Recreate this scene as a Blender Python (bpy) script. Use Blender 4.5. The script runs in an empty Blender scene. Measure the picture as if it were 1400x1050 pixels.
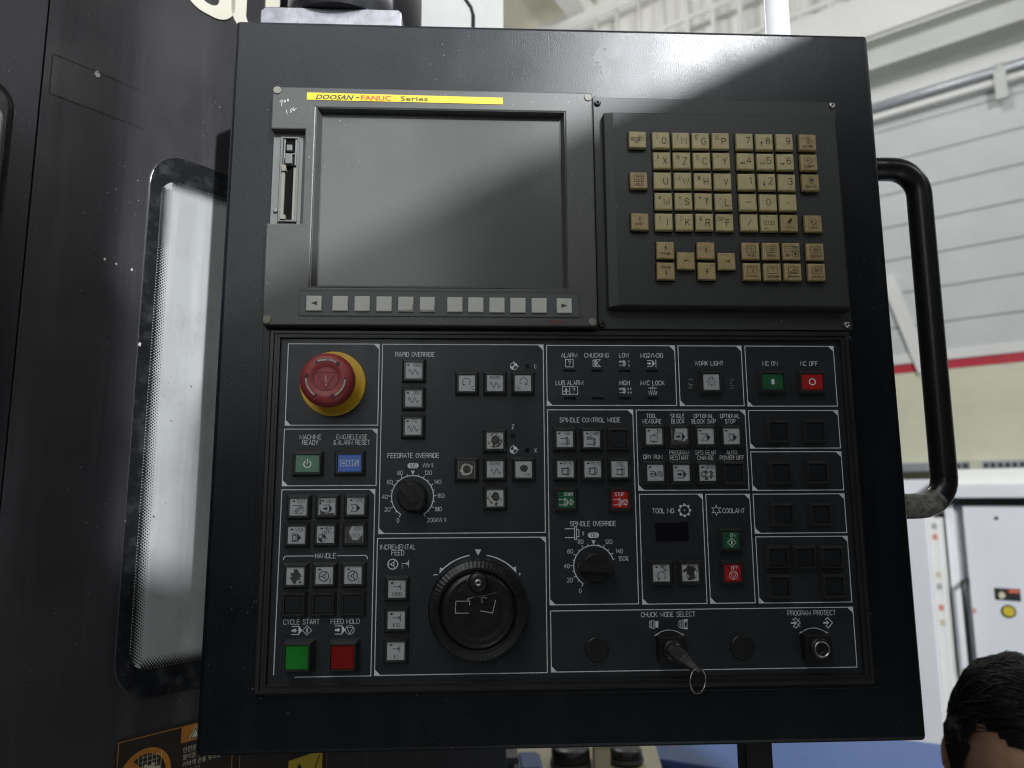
import bpy, bmesh, math, random
from mathutils import Vector, Matrix, noise
random.seed(7)
S = bpy.context.scene
COL = S.collection
R = math.radians
PI = math.pi

# ------------------------------------------------------------------ camera, world, lamps, exposure
# world frame: X right along the control panel, Y away from the camera, Z up; panel front is Y = 0; metres
cam_d = bpy.data.cameras.new('camera'); cam = bpy.data.objects.new('camera', cam_d); COL.objects.link(cam)
RT, UP, FW = Vector((0.999, -0.0454, -0.0055)), Vector((-0.0014, -0.1505, 0.9886)), Vector((0.0458, 0.9876, 0.1504))
cam.matrix_world = Matrix(((RT.x, UP.x, -FW.x, -0.0735), (RT.y, UP.y, -FW.y, -0.6266), (RT.z, UP.z, -FW.z, -0.1152), (0, 0, 0, 1)))
cam_d.sensor_width = 36; cam_d.lens = 1010 / 1400 * 36; cam_d.clip_start = 0.02; cam_d.clip_end = 100
cam_d.dof.use_dof = True; cam_d.dof.focus_distance = 0.64; cam_d.dof.aperture_fstop = 6.0
S.camera = cam

FLOOR = -1.57
world = bpy.data.worlds.new('World'); S.world = world; world.use_nodes = True
bg = world.node_tree.nodes['Background']; bg.inputs[0].default_value = (0.93, 0.97, 1, 1); bg.inputs[1].default_value = 0.022

def lamp(name, loc, target, size, power, color=(1, 1, 1), size_y=None, spread=None):
    d = bpy.data.lights.new(name, 'AREA'); d.energy = power; d.color = color; d.size = size
    if size_y: d.shape = 'RECTANGLE'; d.size_y = size_y
    else: d.shape = 'DISK'
    if spread: d.spread = spread
    o = bpy.data.objects.new(name, d); COL.objects.link(o); o.location = loc
    o.rotation_euler = (Vector(target) - Vector(loc)).to_track_quat('-Z', 'Y').to_euler()
    return o
KEY = Vector((1.70, -3.98, 2.85))
def bulb(name, loc, power, r=0.3, color=(1, 0.99, 0.96)):
    d = bpy.data.lights.new(name, 'POINT'); d.energy = power; d.color = color; d.shadow_soft_size = r
    o = bpy.data.objects.new(name, d); COL.objects.link(o); o.location = loc; return o
lamp('high_bay_lamp', KEY, (0, 0, 0), 0.12, 430, (0.95, 0.97, 1))
lamp('soft_fill', (1.75, -4.35, 2.95), (0, 0, 0), 2.2, 95, (0.95, 0.98, 1), 2.0)  # added soft source round the key lamp, grades light down the panel
lamp('fill_light', (-0.9, -1.9, 2.4), (-0.1, 0, 0), 2.0, 30, (0.96, 0.98, 1), 1.4)  # added overhead fill that lifts the panel lettering
lamp('fill_light', (-0.8, -6.2, 2.25), (0, 0, 0.1), 4.6, 78, (0.95, 0.98, 1), 1.9)  # added broad source, reflected in the screen and upper panel
lamp('fill_light', (2.7, -1.6, 2.2), (-0.2, 0, 0.1), 0.6, 7, (0.97, 0.98, 1))  # side lamp at the mirror angle of the door's far-left glare
for loc, pw in (((2.6, 3.6, 4.0), 66), ((5.4, 1.6, 4.0), 44), ((-0.5, 6.0, 4.6), 185), ((3.4, 8.5, 5.2), 150)): bulb('hall_lamp', loc, pw)

vs = S.view_settings; vs.view_transform = 'Standard'; vs.look = 'None'; vs.exposure = 0; vs.gamma = 1; vs.use_curve_mapping = False
S.render.engine = 'CYCLES'
try:
    S.cycles.use_denoising = True; S.cycles.denoiser = 'OPENIMAGEDENOISE'
except Exception: pass
S.cycles.filter_width = 1.15; S.cycles.max_bounces = 5; S.cycles.sample_clamp_indirect = 6; S.cycles.blur_glossy = 0.3

# ------------------------------------------------------------------ materials
def nd(nt, t, **kw):
    n = nt.nodes.new(t)
    for k, v in kw.items(): setattr(n, k, v)
    return n
def mat(name, col, rough=0.5, metal=0.0, bump=None, var=0.0, varscale=20, specks=None, scratch=None, wear=None, spec=0.5, coat=0, streak=None, rvar=0.0, emis=None, trans=0, alpha=1, smudge_sheen=None):
    """procedural material: colour variation, dust specks, orange-peel bump, streaks and worn patches in object space"""
    m = bpy.data.materials.new(name); m.use_nodes = True; nt = m.node_tree; L = nt.links.new
    b = nt.nodes['Principled BSDF']
    b.inputs['Roughness'].default_value = rough; b.inputs['Metallic'].default_value = metal
    b.inputs['Specular IOR Level'].default_value = spec
    if coat: b.inputs['Coat Weight'].default_value = coat; b.inputs['Coat Roughness'].default_value = 0.1
    if trans: b.inputs['Transmission Weight'].default_value = trans
    c4 = (*col, 1)
    geo = nd(nt, 'ShaderNodeNewGeometry'); P = geo.outputs['Position']
    cur = None
    def noise_(scale, detail=4, rough_=0.6, vec=None):
        n = nd(nt, 'ShaderNodeTexNoise'); n.inputs['Scale'].default_value = scale; n.inputs['Detail'].default_value = detail; n.inputs['Roughness'].default_value = rough_
        L(vec or P, n.inputs['Vector']); return n.outputs['Fac']
    def ramp(src, a, b_, c0=0.0, c1=1.0):
        r = nd(nt, 'ShaderNodeMapRange'); r.inputs[1].default_value = a; r.inputs[2].default_value = b_; r.inputs[3].default_value = c0; r.inputs[4].default_value = c1
        L(src, r.inputs[0]); return r.outputs[0]
    def mixc(fac, A, B):
        x = nd(nt, 'ShaderNodeMix', data_type='RGBA'); L(fac, x.inputs[0])
        for s, v in ((6, A), (7, B)):
            if isinstance(v, tuple): x.inputs[s].default_value = v
            else: L(v, x.inputs[s])
        return x.outputs[2]
    def mul(a, b_):
        x = nd(nt, 'ShaderNodeMath', operation='MULTIPLY'); L(a, x.inputs[0])
        if isinstance(b_, float): x.inputs[1].default_value = b_
        else: L(b_, x.inputs[1])
        return x.outputs[0]
    cur = c4
    if var:
        f = ramp(noise_(varscale), 0.3, 0.7)
        cur = mixc(f, tuple(max(0, c * (1 - var)) for c in col) + (1,), tuple(min(1, c * (1 + var)) for c in col) + (1,))
    if streak:
        sc, amt, sv = streak
        mp = nd(nt, 'ShaderNodeMapping'); L(P, mp.inputs['Vector']); mp.inputs['Scale'].default_value = sv
        f = ramp(noise_(sc, 5, 0.6, mp.outputs[0]), 0.52, 0.72, 0, amt)
        cur = mixc(f, cur, tuple(min(1, c * 2.6 + 0.01) for c in col) + (1,))
    if smudge_sheen:
        sc, amt, scol = smudge_sheen
        f = ramp(noise_(sc, 6, 0.65), 0.5, 0.75, 0, amt); cur = mixc(f, cur, (*scol, 1))
    if specks:
        sc, thr, scol, msc = specks
        f = ramp(noise_(sc, 1, 0.4), thr, thr + 0.03); g = ramp(noise_(msc, 3, 0.6), 0.48, 0.62)
        cur = mixc(mul(f, g), cur, (*scol, 1))
    if wear:
        wcol, thr, sc, axis_lo, axis_hi, comp = wear
        sp = nd(nt, 'ShaderNodeSeparateXYZ'); L(P, sp.inputs[0])
        g = ramp(sp.outputs[comp], axis_lo, axis_hi); n = noise_(sc, 6, 0.7)
        ad = nd(nt, 'ShaderNodeMath', operation='ADD'); L(g, ad.inputs[0]); L(n, ad.inputs[1])
        f = ramp(ad.outputs[0], thr, thr + 0.12); cur = mixc(f, cur, (*wcol, 1))
    if isinstance(cur, tuple): b.inputs['Base Color'].default_value = cur
    else: L(cur, b.inputs['Base Color'])
    if rvar: L(ramp(noise_(varscale * 1.7), 0.3, 0.7, rough - rvar, rough + rvar), b.inputs['Roughness'])
    if bump:
        sc, st, dist = bump
        bn = nd(nt, 'ShaderNodeBump'); bn.inputs['Strength'].default_value = st; bn.inputs['Distance'].default_value = dist
        L(noise_(sc, 2, 0.5), bn.inputs['Height']); L(bn.outputs[0], b.inputs['Normal'])
    if emis:
        b.inputs['Emission Color'].default_value = (*emis[0], 1); b.inputs['Emission Strength'].default_value = emis[1]
    return m
M = {}
M['enclosure'] = mat('enclosure_paint', (0.0038, 0.0048, 0.0074), 0.30, spec=0.38, bump=(900, 0.30, 0.0006), var=0.25, varscale=9, specks=(650, 0.745, (0.4, 0.4, 0.42), 7), streak=(30, 0.25, (1, 1, 0.06)), rvar=0.05)
M['lcd'] = mat('display_plastic', (0.066, 0.068, 0.063), 0.40, bump=(1100, 0.30, 0.0004), var=0.08, varscale=25, specks=(600, 0.74, (0.4, 0.4, 0.4), 20))
M['slot'] = mat('slot_plastic', (0.13, 0.135, 0.13), 0.45, var=0.1)
M['slot_dark'] = mat('slot_dark', (0.003, 0.003, 0.003), 0.8, spec=0.1)
M['screen'] = mat('screen_glass', (0.085, 0.091, 0.085), 0.24, spec=0.5, smudge_sheen=(6, 0.30, (0.17, 0.175, 0.165)), specks=(500, 0.76, (0.4, 0.42, 0.4), 22))  # pale blotches paint cloudy reflections into the screen colour
M['yellow_strip'] = mat('yellow_strip', (0.78, 0.58, 0.03), 0.35, var=0.05)
M['ink_black'] = mat('ink_black', (0.02, 0.02, 0.018), 0.5)
M['ink_red'] = mat('ink_red', (0.55, 0.04, 0.02), 0.45)
M['ink_dimred'] = mat('ink_dim_red', (0.25, 0.02, 0.02), 0.45)
M['mdi'] = mat('keypad_plastic', (0.030, 0.031, 0.030), 0.45, bump=(1300, 0.15, 0.0003), var=0.10, varscale=14, specks=(420, 0.78, (0.5, 0.5, 0.5), 18))
M['soft_strip'] = mat('softkey_strip', (0.075, 0.080, 0.082), 0.45, var=0.05)
M['softkey'] = mat('softkey_white', (0.52, 0.52, 0.47), 0.45, var=0.05, varscale=120)
M['key'] = mat('key_beige', (0.49, 0.415, 0.215), 0.36, var=0.10, varscale=160, smudge_sheen=(260, 0.18, (0.30, 0.24, 0.11)))
M['key_tan'] = mat('key_tan', (0.40, 0.305, 0.145), 0.36, var=0.18, varscale=160, smudge_sheen=(260, 0.4, (0.17, 0.12, 0.05)))
M['key_ink'] = mat('key_ink', (0.035, 0.028, 0.015), 0.5)
M['plate'] = mat('operator_plate', (0.016, 0.0185, 0.023), 0.40, spec=0.5, smudge_sheen=(35, 0.35, (0.032, 0.034, 0.035)), rvar=0.06, bump=(1500, 0.12, 0.0003), var=0.10, varscale=18)
M['bezel'] = mat('bezel_rubber', (0.018, 0.018, 0.0165), 0.38, bump=(900, 0.15, 0.0003), var=0.15, varscale=40)
M['print'] = mat('print_white', (0.66, 0.68, 0.68), 0.5, var=0.10, varscale=300)
M['frame'] = mat('button_frame', (0.026, 0.026, 0.0250), 0.32, spec=0.8, var=0.2, varscale=120, bump=(1500, 0.1, 0.0003))
M['cap_grey'] = mat('cap_grey', (0.41, 0.43, 0.43), 0.35, var=0.07, varscale=130)
M['cap_dark'] = mat('cap_dark', (0.008, 0.009, 0.012), 0.38, var=0.1, varscale=90)
M['cap_green'] = mat('cap_green', (0.015, 0.10, 0.040), 0.35, var=0.08, varscale=130)
M['cap_palegreen'] = mat('cap_pale_green', (0.10, 0.21, 0.145), 0.35, var=0.06, varscale=130)
M['cap_red'] = mat('cap_red', (0.40, 0.012, 0.012), 0.35, var=0.08, varscale=130)
M['cap_blue'] = mat('cap_blue', (0.07, 0.16, 0.52), 0.35, var=0.06, varscale=130)
M['lens_green'] = mat('lens_green', (0.012, 0.20, 0.022), 0.25, var=0.2, varscale=60)
M['lens_red'] = mat('lens_red', (0.20, 0.005, 0.004), 0.25, var=0.2, varscale=60)
M['cap_ink'] = mat('cap_ink', (0.02, 0.021, 0.022), 0.5)
M['worn'] = mat('worn_dirt', (0.045, 0.042, 0.035), 0.6, var=0.3, varscale=400)
M['bare'] = mat('bare_film', (0.42, 0.42, 0.37), 0.5, var=0.1, varscale=300)
M['estop_red'] = mat('estop_red', (0.30, 0.036, 0.038), 0.42, var=0.12, varscale=50, bump=(900, 0.06, 0.0003))
M['estop_dark'] = mat('estop_groove', (0.05, 0.008, 0.008), 0.5)
M['estop_arrow'] = mat('estop_arrow_paint', (0.42, 0.36, 0.30), 0.6, var=0.5, varscale=500)
M['estop_yellow'] = mat('estop_yellow', (0.66, 0.40, 0.018), 0.42, var=0.08, varscale=40, smudge_sheen=(90, 0.4, (0.35, 0.22, 0.02)))
M['knob'] = mat('knob_black', (0.011, 0.011, 0.011), 0.36, bump=(1500, 0.12, 0.0003), var=0.2, varscale=80)
M['knob_top'] = mat('knob_top', (0.03, 0.03, 0.028), 0.35, var=0.2, varscale=80)
M['gloss_black'] = mat('wheel_black', (0.010, 0.010, 0.011), 0.30, var=0.2, varscale=60, rvar=0.08)
M['steel'] = mat('steel', (0.55, 0.54, 0.52), 0.28, 1.0, var=0.15, varscale=60)
M['steel_raw'] = mat('steel_brushed', (0.25, 0.25, 0.27), 0.42, 1.0, var=0.25, varscale=70, specks=(500, 0.66, (0.08, 0.06, 0.05), 40), bump=(600, 0.15, 0.0004))
M['screw_dark'] = mat('screw_dark', (0.06, 0.06, 0.06), 0.3, 0.9)
M['screw_cap'] = mat('screw_cap', (0.20, 0.19, 0.16), 0.5)
M['display_black'] = mat('display_black', (0.004, 0.004, 0.006), 0.25)
M['handle'] = mat('handle_black', (0.011, 0.011, 0.012), 0.28, bump=(700, 0.25, 0.0005), var=0.2, varscale=40)
M['rubber'] = mat('black_rubber', (0.012, 0.012, 0.012), 0.5)

# ------------------------------------------------------------------ builders
ORG = {}
def link(o, loc, parent):
    COL.objects.link(o); ORG[o.name] = Vector(loc)
    if parent is not None:
        o.parent = parent; o.location = Vector(loc) - ORG[parent.name]
    else: o.location = loc
    return o
def thing(name, loc, label, cat, group=None, rz=0.0, frame=None):
    """an Empty at a thing's base; `frame` is where its parts' coordinates start"""
    o = bpy.data.objects.new(name, None); COL.objects.link(o); o.empty_display_size = 0.02
    o.location = loc; o.rotation_euler = (0, 0, rz)
    ORG[o.name] = Vector(frame if frame is not None else loc)
    return tag(o, label, cat, group)
def tag(o, label=None, cat=None, group=None, kind=None):
    if label: o['label'] = label
    if cat: o['category'] = cat
    if group: o['group'] = group
    if kind: o['kind'] = kind
    return o
class MB:
    def __init__(s): s.v = []; s.f = []; s.m = []; s.sm = []
    def add(s, vs_, fs, mi=0, smooth=False):
        o = len(s.v); s.v += [tuple(v) for v in vs_]; s.f += [tuple(i + o for i in f) for f in fs]; s.m += [mi] * len(fs); s.sm += [smooth] * len(fs); return s
    def box(s, x0, x1, y0, y1, z0, z1, mi=0, ch=0.0):
        """box; with ch the front (low y) edges are chamfered"""
        if not ch:
            return s.add([(x0, y0, z0), (x1, y0, z0), (x1, y1, z0), (x0, y1, z0), (x0, y0, z1), (x1, y0, z1), (x1, y1, z1), (x0, y1, z1)],
                         [(0, 1, 5, 4), (1, 2, 6, 5), (2, 3, 7, 6), (3, 0, 4, 7), (4, 5, 6, 7), (3, 2, 1, 0)], mi)
        return s.loft([[(x0, y1, z0), (x1, y1, z0), (x1, y1, z1), (x0, y1, z1)], [(x0, y0 + ch, z0), (x1, y0 + ch, z0), (x1, y0 + ch, z1), (x0, y0 + ch, z1)],
                       [(x0 + ch, y0, z0 + ch), (x1 - ch, y0, z0 + ch), (x1 - ch, y0, z1 - ch), (x0 + ch, y0, z1 - ch)]], mi)
    def loft(s, rings, mi=0, cap0=True, cap1=True, smooth=False, closed=True):
        n = len(rings[0]); o = len(s.v)
        for r in rings: s.v += [tuple(v) for v in r]
        for k in range(len(rings) - 1):
            for i in range(n if closed else n - 1):
                j = (i + 1) % n; a = o + k * n
                s.f.append((a + i, a + j, a + n + j, a + n + i)); s.m.append(mi); s.sm.append(smooth)
        if cap0: s.f.append(tuple(o + i for i in reversed(range(n)))); s.m.append(mi); s.sm.append(False)
        if cap1: s.f.append(tuple(o + (len(rings) - 1) * n + i for i in range(n))); s.m.append(mi); s.sm.append(False)
        return s
    def lathe_y(s, cx, cz, prof, n=32, mi=0, smooth=True, cap0=False, cap1=True):
        """profile of (radius, y) turned about the axis through (cx, cz) that points along Y; runs from back to front"""
        return s.loft([[(cx + r * math.cos(2 * PI * i / n), y, cz + r * math.sin(2 * PI * i / n)) for i in range(n)] for r, y in prof], mi, cap0, cap1, smooth)
    def lathe_z(s, cx, cy, prof, n=24, mi=0, smooth=True, cap0=True, cap1=True):
        return s.loft([[(cx + r * math.cos(2 * PI * i / n), cy + r * math.sin(2 * PI * i / n), z) for i in range(n)] for r, z in prof], mi, cap0, cap1, smooth)
    def tube(s, pts, r, n=12, mi=0, smooth=True, caps=True):
        pts = [Vector(p) for p in pts]; rings = []; ref = None
        for i, p in enumerate(pts):
            t = (pts[min(i + 1, len(pts) - 1)] - pts[max(i - 1, 0)]).normalized()
            if ref is None: ref = t.cross(Vector((0, 0, 1)) if abs(t.z) < 0.9 else Vector((1, 0, 0))).normalized()
            ref = (ref - t * ref.dot(t)).normalized(); bt = t.cross(ref)
            rr = r[i] if isinstance(r, (list, tuple)) else r
            rings.append([p + ref * (rr * math.cos(2 * PI * k / n)) + bt * (rr * math.sin(2 * PI * k / n)) for k in range(n)])
        return s.loft(rings, mi, caps, caps, smooth)
    def prism(s, pts, y0, y1, mi=0):
        """polygon of (x, z) points, counter-clockwise seen from the front, from y1 (back) to y0 (front)"""
        return s.loft([[(x, y1, z) for x, z in pts], [(x, y0, z) for x, z in pts]], mi)
    def mesh(s, name, mats, org=(0, 0, 0)):
        me = bpy.data.meshes.new(name); ox, oy, oz = org
        me.from_pydata([(x - ox, y - oy, z - oz) for x, y, z in s.v], [], s.f)
        for m_ in (mats if isinstance(mats, (list, tuple)) else [mats]): me.materials.append(m_)
        me.polygons.foreach_set('material_index', s.m); me.polygons.foreach_set('use_smooth', s.sm)
        bm = bmesh.new(); bm.from_mesh(me); bmesh.ops.recalc_face_normals(bm, faces=bm.faces); bm.to_mesh(me); bm.free()
        me.update(); return me
    def build(s, name, mats, parent=None, loc=None, bevel=0.0, seg=2):
        if loc is None:
            xs = [v[0] for v in s.v]; ys = [v[1] for v in s.v]; zs = [v[2] for v in s.v]
            loc = ((min(xs) + max(xs)) / 2, (min(ys) + max(ys)) / 2, (min(zs) + max(zs)) / 2)
        o = bpy.data.objects.new(name, s.mesh(name, mats, loc)); link(o, loc, parent)
        if bevel:
            b = o.modifiers.new('bevel', 'BEVEL'); b.width = bevel; b.segments = seg; b.limit_method = 'ANGLE'; b.angle_limit = R(35)
        return o
def rrect(x0, x1, z0, z1, r, n=6):
    """rounded rectangle, counter-clockwise seen from the front"""
    out = []
    for cx, cz, a in ((x1 - r, z1 - r, 0), (x0 + r, z1 - r, 90), (x0 + r, z0 + r, 180), (x1 - r, z0 + r, 270)):
        for k in range(n + 1):
            t = R(a + 90 * k / n); out.append((cx + r * math.cos(t), cz + r * math.sin(t)))
    return out

# single-stroke engraving alphabet on a 4 x 6 grid
GL = {k: [[tuple(float(c) / 10 for c in p.split(',')) for p in st_.split()] for st_ in v.split('|')] for k, v in {
 'A': '0,0 20,60 40,0|7,20 33,20', 'B': '0,32 28,32 38,40 38,52 28,60 0,60 0,0 29,0 40,9 40,23 28,32', 'C': '40,48 32,57 20,60 8,56 0,44 0,16 8,4 20,0 32,3 40,12', 'D': '0,0 0,60 22,60 34,54 40,42 40,18 34,6 22,0 0,0',
 'E': '38,60 0,60 0,0 38,0|0,31 31,31', 'F': '38,60 0,60 0,0|0,31 31,31', 'G': '40,48 32,57 20,60 8,56 0,44 0,16 8,4 20,0 32,3 40,12 40,27 23,27', 'H': '0,0 0,60|40,0 40,60|0,31 40,31', 'I': '4,0 4,60', 'J': '30,60 30,14 25,3 15,0 5,3 0,14',
 'K': '0,0 0,60|40,60 0,22|13,34 40,0', 'L': '0,60 0,0 36,0', 'M': '0,0 0,60 27,8 54,60 54,0', 'N': '0,0 0,60 47,0 47,60', 'O': '20,60 8,56 0,43 0,17 8,4 20,0 32,4 40,17 40,43 32,56 20,60', 'P': '0,0 0,60 29,60 40,52 40,36 29,28 0,28',
 'Q': '20,60 8,56 0,43 0,17 8,4 20,0 32,4 40,17 40,43 32,56 20,60|24,16 40,-2', 'R': '0,0 0,60 29,60 40,52 40,37 29,30 0,30|24,30 40,0', 'S': '39,49 31,58 20,60 8,58 1,49 3,38 14,33 28,28 38,22 40,12 32,2 20,0 8,2 0,12', 'T': '20,0 20,60|0,60 40,60',
 'U': '0,60 0,16 8,3 20,0 32,3 40,16 40,60', 'V': '0,60 20,0 40,60', 'W': '0,60 14,0 30,56 46,0 60,60', 'X': '0,0 40,60|0,60 40,0', 'Y': '0,60 20,29 40,60|20,29 20,0', 'Z': '0,60 40,60 0,0 40,0',
 '0': '20,60 8,56 0,43 0,17 8,4 20,0 32,4 40,17 40,43 32,56 20,60', '1': '6,46 20,60 20,0', '2': '1,46 8,57 20,60 32,57 38,47 35,35 0,0 40,0', '3': '1,50 10,58 20,60 32,57 38,46 32,35 18,32 33,29 40,18 33,4 20,0 8,2 0,11', '4': '30,0 30,60 0,18 40,18', '5': '36,60 5,60 2,32 18,37 32,34 40,22 36,8 22,0 8,2 0,10',
 '6': '36,52 26,60 14,58 3,42 0,20 6,4 20,0 34,4 40,18 34,32 20,36 6,31 0,20', '7': '0,60 40,60 14,0', '8': '20,33 7,38 3,47 8,57 20,60 32,57 37,47 33,38 20,33 6,27 0,15 7,3 20,0 33,3 40,15 34,27 20,33', '9': '40,40 34,28 20,24 6,28 0,42 6,56 20,60 34,56 40,40 37,18 26,2 14,0 4,8',
 '-': '4,29 34,29', '+': '4,29 38,29|21,12 21,46', '/': '0,-2 30,62', '.': '2,0 2,6', '%': '2,2 38,58|9,60 2,53 9,44 16,53 9,60|31,16 24,8 31,0 38,8 31,16', '&': '40,0 8,42 10,56 20,60 28,54 26,44 4,22 2,10 12,0 24,2 38,22', '(': '16,64 5,48 5,14 16,-2', ')': '4,64 15,48 15,14 4,-2', '[': '18,64 4,64 4,-2 18,-2', ']': '4,64 18,64 18,-2 4,-2', '=': '4,38 36,38|4,20 36,20', '?': '2,46 8,57 20,60 32,56 36,46 32,36 20,27 20,16|20,5 20,0', "'": '6,60 6,46', '#': '12,0 16,60|28,0 32,60|2,20 42,20|2,40 42,40', '*': '20,14 20,50|4,22 36,42|4,42 36,22', '@': '30,20 14,18 12,36 28,42 30,20 40,24 38,48 20,60 2,46 2,14 18,0 36,6', '!': '6,60 6,18|6,6 6,0'}.items()}
_tc = {}
TMP = bpy.data.scenes.new('scratch')
def text_geo(s, off=0.0, shear=0.0):
    k = (s, off, shear)
    if k not in _tc:
        c = bpy.data.curves.new('t', 'FONT'); c.body = s; c.size = 1 / 0.682; c.resolution_u = 2; c.offset = off; c.shear = shear
        o = bpy.data.objects.new('t', c); TMP.collection.objects.link(o); TMP.view_layers[0].update()
        me = bpy.data.meshes.new_from_object(o.evaluated_get(TMP.view_layers[0].depsgraph))
        vv = [(v.co.x, v.co.y) for v in me.vertices]; ff = [tuple(p.vertices) for p in me.polygons]
        bpy.data.objects.remove(o); bpy.data.curves.remove(c); bpy.data.meshes.remove(me)
        _tc[k] = (vv, ff)
    return _tc[k]
class Ink:
    """flat print in millimetres: x right, z up, thin layers stacked towards the viewer"""
    def __init__(s, x=0, z=0): s.v = []; s.f = []; s.m = []; s.k = 0; s.ox = x; s.oz = z
    def raw(s, pts, faces, mi=0):
        o = len(s.v); y = -0.02 * s.k; s.k += 1
        s.v += [(s.ox + x, y, s.oz + z) for x, z in pts]
        for f in faces:
            a = sum((pts[f[i]][0] * pts[f[(i + 1) % len(f)]][1] - pts[f[(i + 1) % len(f)]][0] * pts[f[i]][1]) for i in range(len(f)))
            s.f.append(tuple(o + i for i in (f if a > 0 else reversed(f)))); s.m.append(mi)
        return s
    def poly(s, pts, mi=0): return s.raw(list(pts), [tuple(range(len(pts)))], mi)
    def rect(s, x0, z0, x1, z1, mi=0): return s.poly([(x0, z0), (x1, z0), (x1, z1), (x0, z1)], mi)
    def disc(s, x, z, r, mi=0, n=18): return s.poly([(x + r * math.cos(2 * PI * i / n), z + r * math.sin(2 * PI * i / n)) for i in range(n)], mi)
    def stroke(s, pts, w, mi=0, closed=False):
        pts = [Vector(p) for p in pts]; n = len(pts); A = []; B = []
        for i in range(n):
            p = pts[i]; a = pts[(i - 1) % n] if closed or i > 0 else None; b = pts[(i + 1) % n] if closed or i < n - 1 else None
            d0 = (p - a).normalized() if a is not None else None; d1 = (b - p).normalized() if b is not None else None
            if d0 is None: d0 = d1
            if d1 is None: d1 = d0
            n0 = Vector((-d0.y, d0.x)); n1 = Vector((-d1.y, d1.x)); mm = n0 + n1
            if mm.length < 1e-6: mm = n0.copy()
            mm.normalize(); l = min(2.0, 1 / max(0.3, mm.dot(n0)))
            A.append(p + mm * (w / 2 * l)); B.append(p - mm * (w / 2 * l))
        P = [tuple(q) for q in A] + [tuple(q) for q in B]
        return s.raw(P, [(i, (i + 1) % n, n + (i + 1) % n, n + i) for i in range(n if closed else n - 1)], mi)
    def arc(s, x, z, r, w, a0=0, a1=360, mi=0, n=None):
        n = n or max(10, int(abs(a1 - a0) / 12)); full = abs(a1 - a0) >= 359.9
        return s.stroke([(x + r * math.cos(R(a0 + (a1 - a0) * i / n)), z + r * math.sin(R(a0 + (a1 - a0) * i / n))) for i in range(n if full else n + 1)], w, mi, full)
    def sector(s, x, z, r, a0, a1, mi=0, n=8):
        return s.poly([(x, z)] + [(x + r * math.cos(R(a0 + (a1 - a0) * i / n)), z + r * math.sin(R(a0 + (a1 - a0) * i / n))) for i in range(n + 1)], mi)
    def text(s, x, z, h, t, mi=0, xs=0.81, w=None, off=0.0, shear=0.0, align='c', rot=0, wt=.115):
        if not off and not shear and rot == 0 and all(ch in GL or ch == ' ' for ch in t):
            x = x; segs = []; cur = 0.0
            for ch in t:
                if ch == ' ': cur += 1.9; continue
                g_ = GL[ch]; wd = max(u for st_ in g_ for u, v in st_); segs += [(.78 if ch in 'NMW' else 1, [(cur + u, v) for u, v in st_]) for st_ in g_]; cur += wd + 1.2
            tot = cur - 1.2; kx = h * 0.172 * xs if w is None else w / max(tot, .8); kz = h / 6
            if len(t) == 1 and w is None: kx = h * 0.155 * xs
            ax = {'c': tot / 2, 'l': 0, 'r': tot}[align]; lw = max(.34, h * wt); k0 = s.k
            for j, (wf, st_) in enumerate(segs):
                s.k = k0 + .5 * (j % 3); s.stroke([(x + (u - ax) * kx, z + (v - 3) * kz) for u, v in st_], lw * wf, mi)
            s.k = k0 + 2; return s
        vv, ff = text_geo(t, off, shear)
        if not vv: return s
        x0 = min(v[0] for v in vv); x1 = max(v[0] for v in vv); kx = h * xs if w is None else w / (x1 - x0)
        ax = {'c': (x0 + x1) / 2, 'l': x0, 'r': x1}[align]
        pts = [((v[0] - ax) * kx, (v[1] - 0.5) * h) for v in vv]; c, sn = math.cos(R(rot)), math.sin(R(rot))
        return s.raw([(x + px * c - pz * sn, z + px * sn + pz * c) for px, pz in pts], ff, mi)
    def blob(s, x, z, rx, rz, mi=0, jag=0.3, seed=0, n=18):
        rnd = random.Random(seed)
        return s.poly([(x + rx * (1 - jag * rnd.random()) * math.cos(2 * PI * i / n), z + rz * (1 - jag * rnd.random()) * math.sin(2 * PI * i / n)) for i in range(n)], mi)
    def mesh(s, name, mats):
        me = bpy.data.meshes.new(name); me.from_pydata([(x / 1000, y / 1000, z / 1000) for x, y, z in s.v], [], s.f)
        for m_ in (mats if isinstance(mats, (list, tuple)) else [mats]): me.materials.append(m_)
        me.polygons.foreach_set('material_index', s.m); me.update(); return me
    def build(s, name, mats, parent, x, y, z):
        """x, y, z of the print's origin in millimetres"""
        o = bpy.data.objects.new(name, s.mesh(name, mats)); return link(o, (x / 1000, y / 1000, z / 1000), parent)
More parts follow.
